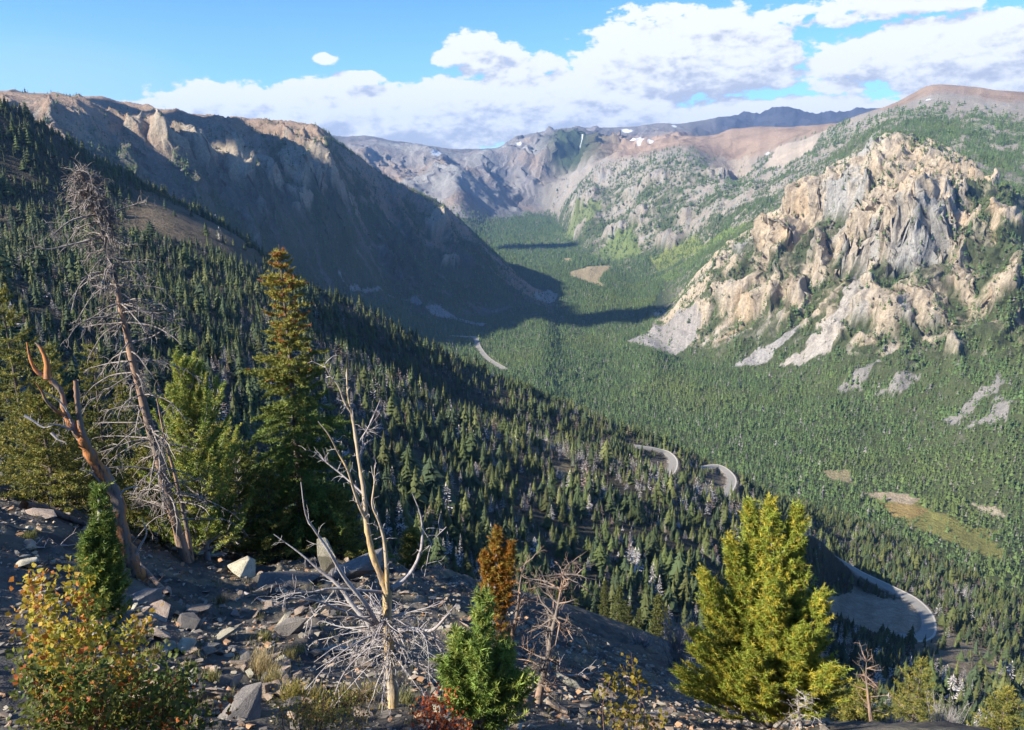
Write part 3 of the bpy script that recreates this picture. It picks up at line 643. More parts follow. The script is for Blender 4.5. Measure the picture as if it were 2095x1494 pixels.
# near slope
P = points(48, 1260, 18)
r = np.hypot(P[:, 0], P[:, 1])
gc, dd = tree_cols(P, GREENS, dead_prob(P), DEADC)
hh = np.clip(np.exp(rng.normal(2.2, .40, len(P))), 2.5, 19) * (1 - .25 * dd) * np.clip(.8 + .8 * fbm(N2, P[:, 0] / 50, P[:, 1] / 50, 3), .5, 1.25)
ws = np.exp(rng.normal(.08, .25, len(P)))
gc *= (1 + .5 * fbm(N4, P[:, 0] / 45, P[:, 1] / 45, 3))[:, None]
order = np.argsort(r)
NEAR_N = 420                                                              # the nearest ones become things of their own further down
hi_cut = 430
keep = np.ones(len(P), bool)
solo = []
for i in order:
    if len(solo) >= NEAR_N: break
    px_ = P[i]; dpt = px_[1] * math.cos(PITCH) - px_[2] * math.sin(PITCH); u = px_[0] / dpt * FPX + CX
    if 20 < u < 2075: solo.append(i); keep[i] = False
solo_data = [(P[i].copy(), hh[i], ws[i], bool(dd[i]), gc[i].copy()) for i in solo]
nearm = keep & (r < hi_cut); farm = keep & (r >= hi_cut)
def two(sel, vg, vd):
    vid = np.where(dd, len(vg) + rng.integers(0, len(vd), len(P)), rng.integers(0, len(vg), len(P)))
    return P[sel], hh[sel], ws[sel], vg + vd, vid[sel], gc[sel]
a_ = two(nearm, VAR_HI, VAR_DHI); scatter_mesh('conifer_forest', a_[0], a_[1], a_[2], a_[3], a_[4], a_[5], (.12, .10, .085), M_FOREST, 'dense forest of green and grey dead conifers on the near valley side')
a_ = two(farm, VAR_MID, VAR_DMID); scatter_mesh('ridge_forest', a_[0], a_[1], a_[2], a_[3], a_[4], a_[5], (.12, .10, .085), M_FOREST, 'dark conifer forest along the descending ridge and upper left slope')
print('near trees', len(P), 'solo', len(solo))
# valley floor and walls
P = points(1250, 4800, 42); gc, dd = tree_cols(P, FGREEN, .05, [(.16, .15, .14)]); r = np.hypot(P[:, 0], P[:, 1])
hh = np.clip(np.exp(rng.normal(2.22, .33, len(P))), 4, 19) * np.clip(r / 3200, 1, 1.25) * np.clip(1 + .6 * fbm(N3, P[:, 0] / 80, P[:, 1] / 80, 3), .6, 1.4)
# the massif's trees are sparser, darker and squatter
vg = np.clip(fbm(N2, P[:, 0] / 330, P[:, 1] / 330, 4, .6) * 1.6, 0, 1)[:, None]; gc = gc * (1 + .3 * fbm(N1, P[:, 0] / 90, P[:, 1] / 90, 3))[:, None]; gc = gc * (1 - vg * .5) + np.array([.13, .15, .04]) * vg * .5
scatter_mesh('valley_forest', P, hh, rng.uniform(1.0, 1.6, len(P)), VAR_LO, rng.integers(0, 3, len(P)), gc, None, M_FOREST, 'green conifer forest covering the valley floor and the lower walls')
print('valley', len(P))
P = points(4800, 9000, 230); gc, dd = tree_cols(P, FGREEN, .03, [(.16, .15, .14)])
scatter_mesh('distant_forest', P, rng.uniform(13, 24, len(P)), rng.uniform(1.2, 2.4, len(P)), VAR_LO, rng.integers(0, 3, len(P)), gc, None, M_FOREST, 'distant conifer woods towards the head of the valley')
print('far', len(P))
#--P3START--
# ------------------------------------------------------------------ wood, needles, leaves
def P3(px, py, r):
    t, e = pix(px, py); return np.array([r * math.sin(t), r * math.cos(t), e * r])
def unit(v): return v / (np.linalg.norm(v, axis=-1, keepdims=True) + 1e-9)
class Wood:
    def __init__(s): s.V = []; s.F = []; s.n = 0
    def tube(s, pts, r0, r1, sides=6, power=1.0, rough=0.0):
        P = np.asarray(pts, float); n = len(P); T = unit(np.gradient(P, axis=0)); up = np.array([.3, .2, .93]) if abs(T[0, 2]) < .8 else np.array([1., .1, 0])
        A = unit(np.cross(T, up)); B = np.cross(T, A); f = np.linspace(0, 1, n) ** power; R = (r0 * (1 - f) + r1 * f)
        if rough: R = R * (1 + rough * rng.normal(size=n))
        a = np.arange(sides) * 2 * PI / sides
        rj = 1 + (rough * rng.normal(size=(n, sides)) if rough else 0)
        ring = P[:, None] + (A[:, None] * np.cos(a)[None, :, None] + B[:, None] * np.sin(a)[None, :, None]) * (R[:, None] * rj)[..., None]
        i = np.arange(n - 1)[:, None]; j = np.arange(sides)[None]; k = (j + 1) % sides
        q = np.stack([i * sides + j, i * sides + k, (i + 1) * sides + k, (i + 1) * sides + j], -1).reshape(-1, 4) + s.n
        s.V.append(ring.reshape(-1, 3)); s.F.append(q); s.n += n * sides
    def mesh(s, name, mat, parent=None, off=(0, 0, 0)):
        return mesh_np(name, np.vstack(s.V) - np.asarray(off), np.vstack(s.F), mat, parent, smooth=True)
def wiggle(a, d, L, n, droop=0.0, jit=.12, g=None):
    """a crooked limb starting at a, heading d, bending down by droop (up if negative)"""
    g = g or rng; P = [np.array(a, float)]; d = unit(np.array(d, float)); st = L / n
    for k in range(n):
        d = unit(d + g.normal(size=3) * jit + np.array([0, 0, -droop / n])); P.append(P[-1] + d * st)
    return np.array(P)
def blades(O, Dr, Ln, nb, bl, bw, g, fwd=.7, cols=None):
    """needles round each shoot: O origins, Dr directions, Ln lengths"""
    m = len(O); t = g.random((m, nb)) ** .8; b0 = O[:, None] + Dr[:, None] * (t * Ln[:, None])[..., None]
    rd = g.normal(size=(m, nb, 3)); d = unit(unit(rd) + Dr[:, None] * fwd); tip = b0 + d * bl * g.uniform(.7, 1.2, (m, nb, 1))
    sd = unit(np.cross(d, g.normal(size=(m, nb, 3)))) * bw * .5
    V = np.stack([b0 - sd, b0 + sd, tip], 2).reshape(-1, 3); F = np.arange(len(V)).reshape(-1, 3)
    C = None
    if cols is not None: C = np.repeat(cols[:, None, :] * g.uniform(.75, 1.25, (m, nb, 1)), 3, axis=1).reshape(m * nb * 3, 3) if False else np.repeat((cols[:, None, :] * g.uniform(.75, 1.25, (m, nb, 1))).reshape(-1, 3), 3, axis=0)
    return V, F, C
def conifer(h, prof, whorls, per, tilt, bend, spacing, shl, nb, bl, bw, colf, seed, bare_in=.3, z0=.06, trunk_r=.12, side=.55, lean=(0, 0), jag=.2, gap=0.0):
    """detailed conifer, root at the origin. prof(f) bough length, tilt(f) elevation of boughs, colf(points, f, g) needle colour"""
    g = np.random.default_rng(seed); w = Wood(); n = 14; f = np.linspace(0, 1, n)
    axis = np.stack([lean[0] * f ** 1.3 * h + .02 * h * .3 * np.sin(f * 5 + seed), lean[1] * f * h + .01 * h * np.cos(f * 4), f * h], 1)
    w.tube(axis, trunk_r, .012, 7); O, Dr, Ln, FF = [], [], [], []
    ax = lambda q: np.array([np.interp(q, f, axis[:, i]) for i in range(3)])
    for k in range(whorls):
        q = z0 + (1 - z0) * (k + g.uniform(-.3, .3)) / whorls; q = min(max(q, .02), .985); a0 = g.random() * 6.28
        for j in range(per):
            if g.random() < gap: continue
            a = a0 + j * 2 * PI / per + g.uniform(-.35, .35); L = prof(q) * g.uniform(1 - jag, 1 + jag)
            if L < .04: continue
            e = tilt(q) + g.uniform(-.12, .12); d = np.array([math.cos(a) * math.cos(e), math.sin(a) * math.cos(e), math.sin(e)])
            B = wiggle(ax(q), d, L, 6, bend(q) if callable(bend) else bend, .07, g); w.tube(B, max(.006, .016 * L), .003, 4)
            m = max(2, int(L / spacing)); s = bare_in + (1 - bare_in) * (np.arange(m) + .5) / m; s = s[s > bare_in * (1 - q * .8)]
            cum = np.linspace(0, 1, len(B)); pt = np.stack([np.interp(s, cum, B[:, i]) for i in range(3)], 1); td = unit(np.stack([np.interp(np.minimum(s, .99), cum, np.gradient(B[:, i])) for i in range(3)], 1))
            perp = unit(np.cross(td, [0, 0, 1.0]))
            for sg in (-1, 1, 0):
                ln = shl * g.uniform(.6, 1.3, len(s)) * ((.35 + side * L * (1 - s)[:, ] / max(shl, .01) * .5) if sg else 1.0)
                ln = np.clip(ln, shl * .5, max(L * .45, shl)) if sg else np.full(len(s), shl) * g.uniform(.8, 1.3, len(s))
                dd_ = unit(td * .8 + perp * sg * .9 + g.normal(size=(len(s), 3)) * .22 + np.array([0, 0, .15 if not sg else 0]))
                O.append(pt); Dr.append(dd_); Ln.append(ln); FF.append(np.full(len(s), q))
    O.append(ax(.93)[None].repeat(4, 0)); Dr.append(unit(np.array([[0, 0, 1.], [.3, 0, 1], [-.2, .2, 1], [0, -.3, 1]]))); Ln.append(np.full(4, h * .05)); FF.append(np.full(4, 1.))
    O, Dr, Ln, FF = np.vstack(O), np.vstack(Dr), np.concatenate(Ln), np.concatenate(FF)
    cols = colf(O, FF, g); V, F, Cc = blades(O, Dr, Ln, nb, bl, bw, g, cols=cols)
    return w, V, F, Cc
M_NEEDLE = mat_col('needles', .6, .25, .3); M_LEAF = mat_col('leaves', .55, .45, .3)
def mat_bark(name, c1, c2, c3, zs=.25, sc=9):
    m, w, b = mat_new(name); tc = w.node('ShaderNodeNewGeometry'); mp = w.vmath('MULTIPLY', tc.outputs['Position'], (1, 1, zs))
    n = w.noise(mp, sc, 6, .65); n2 = w.noise(mp, sc * .35, 3, .6)
    c = w.mix(w.rng(n2, .42, .58), rgb(*c1), rgb(*c2)); c = w.mix(w.rng(n, .5, .68), c, rgb(*c3)); w.link(c, b.inputs['Base Color'])
    bm = w.node('ShaderNodeBump'); bm.inputs['Distance'].default_value = .02; w.link(n, bm.inputs['Height']); w.link(bm.outputs[0], b.inputs['Normal'])
    return m
B_PALE = mat_bark('pale_bark', (.52, .36, .17), (.44, .36, .26), (.20, .16, .13))
B_TWIG = mat_bark('grey_wood', (.34, .30, .29), (.42, .39, .37), (.20, .17, .16))
B_RED = mat_bark('red_bark', (.46, .19, .07), (.24, .19, .155), (.08, .065, .06), sc=11, zs=.16)
B_DARK = mat_bark('brown_bark', (.12, .095, .075), (.16, .13, .11), (.07, .055, .05))
B_SNAG = mat_bark('snag_bark', (.34, .22, .15), (.20, .165, .14), (.09, .075, .065), sc=7)
def empty(name, loc, label, cat, group=None):
    o = bpy.data.objects.new(name, None); COL.objects.link(o); o.location = loc; o.empty_display_size = .2
    return tag(o, label, cat, group)
def ground(px, py, rmin=2.0): return hit(px, py, rmin)
def at_r(px, r):
    """ground point below photograph column px at distance r"""
    t = azi(px)
    for _ in range(3):
        z = float(height(r * math.sin(t), r * math.cos(t))); e = z / r
        v = (-math.sin(PITCH) - e * math.hypot(1, 0)) / 1; # refine the azimuth for the height of the point
        dpt = math.cos(t) * math.cos(PITCH) - e * math.sin(PITCH); t += ((px - CX) / FPX - math.sin(t) / dpt) * dpt * .9
    return np.array([r * math.sin(t), r * math.cos(t), float(height(r * math.sin(t), r * math.cos(t)))])
def top_z(px, py, r): return P3(px, py, r)[2]

# --- the near forest's largest trees, each a thing of its own
def mat_needle_rand(name, lo, hi):
    m, w, b = mat_new(name); oi = w.node('ShaderNodeObjectInfo'); at = w.node('ShaderNodeAttribute', attribute_name='col')
    k = w.math('ADD', w.math('MULTIPLY', oi.outputs['Random'], hi - lo), lo)
    c = w.vmath('SCALE', at.outputs['Color'], scale=k); wn = w.node('ShaderNodeTexWhiteNoise', noise_dimensions='1D'); w.link(oi.outputs['Random'], wn.inputs['W'])
    c2 = w.mix(w.math('MULTIPLY', wn.outputs['Value'], .6), c, w.vmath('MULTIPLY', c, (1.45, 1.12, .8))); w.link(c2, b.inputs['Base Color']); b.inputs['Roughness'].default_value = .7
    return m
M_NR = mat_needle_rand('forest_needles', .7, 1.35)
def forest_cols(O, q, g):
    return np.array([.052, .066, .022])[None] * g.uniform(.7, 1.4, (len(O), 1)) * np.array([1, 1, 1.])
def build_forest_things():
    protos = []
    for s, w_ in ((101, 1.9), (102, 1.6), (103, 2.3), (104, 1.75)):
        protos.append(conifer(12, lambda f, w_=w_: w_ * (1 - f) ** .75 * (.55 + .45 * min(1, f * 6)), 26, 6, lambda f: -.15 + .5 * f, .35, .26, .26, 6, .24, .11, forest_cols, s, bare_in=.15, trunk_r=.16, jag=.35, gap=.12))
    dead = []
    for s in (111, 112, 113):
        g = np.random.default_rng(s); w = Wood(); w.tube(np.array([[0, 0, -.5], [.05, 0, 3], [0, .08, 7], [.1, 0, 10.5]]), .15, .03, 6); br = Wood()
        for k in range(120):
            z = g.uniform(1.0, 10.4); a = g.random() * 6.28; L = (1.7 * (1 - z / 11) + .35) * g.uniform(.5, 1.2)
            p = wiggle((0, 0, z), (math.cos(a), math.sin(a), g.uniform(-.2, .6)), L, 4, g.uniform(-.6, .5), .18, g); br.tube(p, .035, .012, 3)
            for q in range(3):
                br.tube(wiggle(p[g.integers(1, 5)], g.normal(size=3) + [0, 0, .4], L * .4, 2, 0, .2, g), .02, .01, 3)
        dead.append((w, br))
    data = {}
    for k, (w, V, F, Cc) in enumerate(protos):
        a = w.mesh('trunk', B_DARK); b = mesh_np('crown', V, F, M_NR, col=Cc); data[('g', k)] = (a.data, b.data); bpy.data.objects.remove(a); bpy.data.objects.remove(b)
    for k, (w, br) in enumerate(dead):
        a = w.mesh('trunk', B_TWIG); b = br.mesh('branches', B_TWIG); data[('d', k)] = (a.data, b.data); bpy.data.objects.remove(a); bpy.data.objects.remove(b)
    ng = nd = 0
    for (p, h, ws_, isd, c) in solo_data:
        k = int(rng.integers(0, 3 if isd else 4)); A, B = data[('d' if isd else 'g', k)]
        if isd and nd >= 290 or not isd and ng >= 290: continue
        r = math.hypot(p[0], p[1])
        if isd:
            e = empty('dead_conifer', p, 'bare grey dead conifer among the green ones on the near forested slope', 'dead tree', 'dead conifers on the near slope'); nd += 1; nm = 'branches'; s = h / 11
        else:
            e = empty('conifer_tree', p, 'narrow dark green conifer on the forested slope just beyond the stony foreground', 'conifer', 'green conifers on the near slope'); ng += 1; nm = 'crown'; s = h / 12
        e.scale = (s * ws_, s * ws_, s); e.rotation_euler = (rng.normal() * .03, rng.normal() * .03, rng.random() * 6.28)
        for m_, n_ in ((A, 'trunk'), (B, nm)):
            o = bpy.data.objects.new(n_, m_); COL.objects.link(o); o.parent = e
    print('forest things', ng, nd, 'last r', r)
build_forest_things()
def shade_trees():
    src = [o for o in COL.objects if o.name.startswith('conifer_tree')][0]; kids = [c for c in COL.objects if c.parent == src]
    for (px, py, L, h) in [(430, 1205, 17, 9.5), (570, 1228, 20, 11), (330, 1225, 14, 8)]:
        g = ground(px, py); x, y = g[0] + math.sin(SUN_AZ) * L, g[1] + math.cos(SUN_AZ) * L; e = src.copy(); COL.objects.link(e); z = float(height(x, y)); e.location = (x, y, z - .2)
        e.scale = (h / 12 * 1.1,) * 3; e.rotation_euler = (0, 0, rng.random() * 6.28); tag(e, 'tall conifer beyond the left edge whose shadow falls on the stony slope', 'conifer', 'conifers beyond the left edge')
        for k in kids: c = k.copy(); COL.objects.link(c); c.parent = e
shade_trees()

# --- big hero conifers -------------------------------------------------
def place(name, base, parts, label, cat, group=None, rz=0.0):
    e = empty(name, base, label, cat, group); e.rotation_euler = (0, 0, rz)
    for p in parts: p.parent = e
    return e
def hero(name, px, pyb, pyt, r, label, cat, mat_w=B_DARK, lift=0, crown='crown', **kw):
    b = at_r(px, r) if pyb is None else ground(px, pyb); r = math.hypot(b[0], b[1]); b[2] -= .15
    h = top_z(px, pyt, r) - b[2]
    w, V, F, Cc = conifer(h, **kw)
    t = w.mesh('trunk', mat_w); c = mesh_np(crown, V, F, M_NEEDLE, col=Cc)
    return place(name, b, [t, c], label, cat), h, b
def col_spruce(O, q, g):
    base = np.array([.15, .20, .045]) * g.uniform(.7, 1.35, (len(O), 1)); y = np.clip((q - .45) / .4, 0, 1)[:, None]
    base = base * (1 - y * .8) + np.array([.40, .33, .07]) * y * .8
    rust = g.random(len(O)) < np.clip((q - .55) * .9, 0, .4); base[rust] = np.array([.30, .125, .035]) * g.uniform(.8, 1.3, (rust.sum(), 1)); return base
def spruce_prof(f):
    return 2.9 * (1 - f) ** .55 * (.8 + .2 * math.sin(f * 31)) * (.75 if f > .62 else 1.0)
hero('spruce_tree', 622, None, 498, 31, 'tall spruce with a rusty orange tip, standing behind the stony ledge', 'spruce', prof=spruce_prof, whorls=40, per=7, tilt=lambda f: -.22 + .5 * f, bend=lambda f: .3 - .4 * f, spacing=.12, shl=.26, nb=18, bl=.11, bw=.04, colf=col_spruce, seed=5, bare_in=.12, trunk_r=.2, jag=.42, gap=.14)
def col_pine(a, b, yel=.25):
    def f(O, q, g):
        c = np.array(a) * g.uniform(.75, 1.3, (len(O), 1)); m = g.random(len(O)) < yel; c[m] = np.array(b) * g.uniform(.8, 1.2, (m.sum(), 1)); return c
    return f
PINE_K = dict(tilt=lambda f: .35 + .75 * f, bend=-.7, spacing=.16, shl=.2, nb=34, bl=.09, bw=.017)
YG = col_pine((.26, .30, .045), (.44, .38, .055), .35)
# the big pine in front right: several leaders, each a bough system of its own
def multi_pine(name, leaders, r, label, cat, colf, seed, dens=1.0):
    base = at_r(leaders[0][0], r); base[2] -= .1; e = empty(name, base, label, cat); tw = Wood(); VV, FF, CC = [], [], []; n = 0
    root = base.copy()
    for k, (px, pyt, rr, wid, f0) in enumerate(leaders):
        top = P3(px, pyt, rr); st = root + (0, 0, (top[2] - root[2]) * f0 * .35); hgt = top[2] - st[2]
        w, V, F, Cc = conifer(hgt, lambda f: wid * (1 - f) ** .6 * (.45 + .55 * min(1, f * 3 + (0.5 if k == 0 else 0))), int(hgt / .17 * dens), 5, PINE_K['tilt'], PINE_K['bend'], PINE_K['spacing'], PINE_K['shl'], PINE_K['nb'], PINE_K['bl'], PINE_K['bw'], colf, seed + k, bare_in=.25, trunk_r=.09 if k else .14, jag=.3, z0=.03 if k == 0 else .3)
        sh = np.array([top[0] - st[0], top[1] - st[1]]) / hgt
        def mv(A):
            A = A.copy(); A[:, 0] += sh[0] * A[:, 2] ** 1.0; A[:, 1] += sh[1] * A[:, 2]; return A + st - base
        VV.append(mv(V)); FF.append(F + n); n += len(V); CC.append(Cc)
        for vv, ff in zip(w.V, w.F): tw.F.append(ff - 0 + 0)
        off = tw.n
        tw.F = tw.F[:len(tw.F) - len(w.F)] + [ff + off for ff in w.F]; tw.V += [mv(vv) for vv in w.V]; tw.n += w.n
    tw.mesh('trunk', B_TWIG, e); mesh_np('crown', np.vstack(VV), np.vstack(FF), M_NEEDLE, e, col=np.vstack(CC)); return e
multi_pine('pine_tree', [(1575, 1030, 15.5, 1.25, .0), (1500, 1110, 15.2, 1.15, .2), (1632, 1042, 15.8, 1.0, .4), (1445, 1180, 14.9, 1.15, .1), (1530, 1034, 15.6, .9, .5), (1675, 1220, 15.2, 1.15, .1), (1580, 1190, 14.6, 1.1, .1), (1430, 1300, 14.3, 1.2, 0), (1700, 1370, 14.5, 1.2, 0), (1540, 1340, 14.0, 1.2, 0), (1400, 1380, 14.4, 1.0, 0), (1640, 1290, 14.4, 1.1, 0)], 15.5,
  'large bright yellow green pine with several upright tops at the lower right', 'pine', YG, 300, dens=.9)
hero('pine_tree', 425, None, 738, 29, 'bushy round topped light green pine between the leaning snag and the tall spruce', 'pine', mat_w=B_TWIG, prof=lambda f: 2.5 * max(1 - f ** 3, 0) ** .75 * (.75 + .25 * math.sin(f * 23)), whorls=32, per=7, tilt=lambda f: .25 + .9 * f, bend=-.8, spacing=.16, shl=.24, nb=26, bl=.10, bw=.026, colf=col_pine((.27, .33, .075), (.42, .40, .085), .35), seed=330, bare_in=.3, trunk_r=.12, jag=.35, gap=.12)
hero('pine_tree', 500, None, 905, 31, 'lower shaded pine at the right foot of the bushy light green pine', 'pine', mat_w=B_TWIG, prof=lambda f: 2.1 * max(1 - f ** 1.7, 0) ** .6, whorls=18, per=6, tilt=lambda f: .1 + .7 * f, bend=-.5, spacing=.2, shl=.22, nb=22, bl=.10, bw=.024, colf=col_pine((.16, .20, .05), (.26, .26, .06), .3), seed=331, bare_in=.35, trunk_r=.1, jag=.4, gap=.2)
multi_pine('pine_tree', [(988, 1218, 9.2, .42, 0), (940, 1300, 9.1, .5, .1), (1030, 1320, 9.2, .5, .1), (918, 1360, 9.0, .5, 0), (1065, 1385, 9.1, .5, 0), (985, 1320, 8.9, .52, 0)], 9.2,
  'small dense green pine at the bottom centre beside the pale dead tree', 'pine', col_pine((.20, .28, .06), (.28, .32, .07), .3), 360, dens=.85)
multi_pine('pine_tree', [(1015, 1083, 17, .55, 0), (990, 1130, 17, .4, .4), (1045, 1110, 17, .4, .5)], 17.2,
  'small pine with dying orange needles behind the small green pine', 'pine', col_pine((.34, .15, .025), (.32, .22, .04), .45), 380, dens=.7)
multi_pine('pine_tree', [(203, 994, 14.5, .5, 0), (222, 1060, 14.4, .55, 0), (185, 1090, 14.4, .6, 0), (235, 1120, 14.3, .55, 0)], 14.5,
  'small green pine at the foot of the twisted red trunk', 'pine', col_pine((.15, .21, .045), (.21, .25, .05), .3), 400, dens=.7)
def rnd_con(px, pyt, r, w_, label, colf, seed, cat='conifer'):
    hero('conifer_tree', px, None, pyt, r, label, cat, prof=lambda f: w_ * (1 - f) ** .7, whorls=22, per=6, tilt=lambda f: .0 + .5 * f, bend=-.2, spacing=.22, shl=.26, nb=14, bl=.12, bw=.035, colf=colf, seed=seed, bare_in=.15, trunk_r=.12, jag=.4, gap=.12)
OLV = col_pine((.17, .18, .04), (.32, .27, .06), .35)
for a_ in [(70, 575, 36, 2.0, 'olive green conifer at the left edge behind the red trunk, yellowish at its top'), (150, 690, 38, 2.0, 'olive conifer just right of the one at the left edge'), (238, 688, 37, 1.8, 'olive green conifer directly behind the leaning snag'), (290, 760, 39, 1.6, 'dim conifer between the leaning snag and the bushy pine'), (115, 800, 30, 1.8, 'shaded conifer behind the red twisted trunk'), (470, 860, 33, 2.2, 'dark conifer filling the gap between the bushy pine and the spruce'), (560, 960, 30, 1.8, 'low dark conifer at the left foot of the tall spruce'), (330, 900, 31, 1.8, 'shaded conifer behind the foot of the leaning snag'), (700, 1000, 30, 1.5, 'dark low conifer right of the tall spruce'), (845, 1085, 34, 1.0, 'small dark conifer standing behind the pale dead tree'),
           (1860, 1340, 46, 2.0, 'olive conifer at the bottom right corner, left of the last one'), (2035, 1395, 48, 1.9, 'rusty olive conifer in the bottom right corner'), (1750, 1400, 36, 1.6, 'green conifer just right of the large bright pine')]:
    rnd_con(a_[0], a_[1], a_[2], a_[3], a_[4], OLV, 500 + a_[0])

# --- dead trees ---------------------------------------------------------
def crop(pts, r, x0=560, y0=740, k=.5045): return [np.array(P3(x0 + a * k, y0 + b * k, r + dr)) for a, b, dr in pts]
def cat(P, n=5): return smooth_line(np.array(P), n)
def twigs(w, path, n, L, r0, g, droop=0.0, sub=2, up=.3, t0=.15):
    T = unit(np.gradient(path, axis=0))
    for _ in range(n):
        i = int(g.uniform(t0, 1) * (len(path) - 1)); d = unit(T[i] * .5 + g.normal(size=3) * .8 + [0, 0, up]); l = L * g.uniform(.4, 1.2)
        q = wiggle(path[i], d, l, 4, droop, .16, g); w.tube(q, r0, r0 * .35, 3)
        for _ in range(sub):
            w.tube(wiggle(q[g.integers(1, 5)], unit(d + g.normal(size=3) * .9), l * g.uniform(.25, .5), 3, droop, .2, g), r0 * .6, r0 * .3, 3)
def pale_dead_tree():
    g = np.random.default_rng(77); b = ground(797, 1450); r = math.hypot(b[0], b[1]); print('pale r', r); k = r / 10.0
    e = empty('dead_tree', b, 'pale yellow dead tree with many bare twisting branches in the foreground', 'dead tree')
    tr = Wood(); br = Wood()
    c = lambda p: crop(p, r)
    tr.tube(cat(c([(487, 1420, 0), (482, 1330, 0), (472, 1230, 0), (466, 1130, 0), (462, 1040, 0), (460, 930, 0)])), .088 * k, .06 * k, 9, rough=.07)
    A = cat(c([(460, 935, 0), (435, 870, 0), (400, 780, .05), (378, 670, .1), (372, 600, .1), (362, 500, .1), (345, 400, .1), (330, 290, .15), (315, 205, .2), (300, 130, .2), (296, 30, .2)])); tr.tube(A, .055 * k, .008 * k, 8, rough=.06)
    Bq = cat(c([(376, 640, .1), (350, 590, 0), (325, 520, -.1), (300, 440, -.2), (262, 370, -.2), (225, 300, -.3), (180, 242, -.3)])); tr.tube(Bq, .028 * k, .006, 6)
    A2 = cat(c([(312, 205, .2), (285, 160, .2), (262, 100, .2), (225, 50, .2), (203, 5, .2)])); tr.tube(A2, .018 * k, .005, 5)
    R_ = cat(c([(461, 940, 0), (458, 830, -.1), (447, 720, -.1), (428, 650, -.15), (400, 580, -.2), (407, 500, -.2), (409, 420, -.2)])); tr.tube(R_, .036 * k, .005, 7)
    for pts, ra in [([(480, 920, 0), (530, 882, .1), (570, 832, .2), (597, 760, .3), (603, 680, .3), (592, 610, .3), (560, 530, .3)], .042), ([(478, 1092, 0), (560, 1084, -.1), (640, 1090, -.2), (700, 1032, -.3), (742, 982, -.3)], .045),
        ([(640, 1092, -.2), (665, 1150, -.2), (702, 1222, -.2)], .018), ([(405, 1085, 0), (330, 1000, .1), (262, 908, .2), (190, 850, .3), (110, 780, .4), (0, 700, .5)], .042), ([(418, 1062, 0), (370, 980, -.2), (290, 880, -.3), (230, 780, -.4), (172, 692, -.4), (130, 620, -.5), (110, 488, -.5)], .038),
        ([(446, 936, 0), (330, 926, -.2), (230, 920, -.3), (120, 936, -.4), (25, 880, -.5)], .024), ([(410, 1064, 0), (262, 1002, -.3), (150, 965, -.5), (60, 958, -.6)], .02), ([(120, 936, -.4), (60, 945, -.4), (0, 970, -.4)], .01),
        ([(345, 328, .15), (388, 258, .1), (432, 155, .1)], .014), ([(352, 375, .15), (370, 310, .2), (385, 258, .2)], .01), ([(372, 545, .1), (290, 470, .3), (215, 410, .4), (165, 365, .5)], .016), ([(245, 930, -.2), (190, 1000, -.2), (125, 1064, -.2)], .012),
        ([(610, 880, 0), (640, 740, .1), (700, 670, .1)], .008), ([(455, 1100, 0), (400, 1150, -.3), (330, 1210, -.5), (270, 1290, -.7), (225, 1420, -.8)], .02), ([(462, 1110, 0), (380, 1120, -.4), (250, 1200, -.7), (130, 1330, -.9)], .018), ([(470, 1080, 0), (520, 1130, -.3), (560, 1220, -.4), (630, 1262, -.4)], .016), ([(500, 1090, 0), (600, 1100, -.3), (628, 1190, -.4), (625, 1300, -.4)], .014), ([(440, 1120, 0), (350, 1090, .2), (250, 1070, .4), (200, 1050, .5)], .012)]:
        q = cat(c(pts)); br.tube(q, ra * k, .005, 6, rough=.04); twigs(br, q, 9, .28, .007, g, droop=.2, up=.25)
    for q in (A, Bq, R_, A2): twigs(br, q, 14, .22, .008, g, droop=0, up=.5)
    for _ in range(75):                                                   # the tangle of drooping lower limbs
        i = g.uniform(0, 1); a = g.uniform(0, 2 * PI); st = P3(560 + (462 + 6 * i) * .5045, 740 + (1030 + 170 * i) * .5045, r)
        q = wiggle(st, (math.cos(a), math.sin(a) * .8, g.uniform(-.25, .45)), g.uniform(.5, 1.25) * k, 7, g.uniform(.1, 1.3), .13, g); br.tube(q, .013, .004, 4); twigs(br, q, 5, .25, .006, g, droop=.3, up=.1)
    tr.mesh('trunk', B_PALE, e, b); br.mesh('branches', B_TWIG, e, b)
pale_dead_tree()
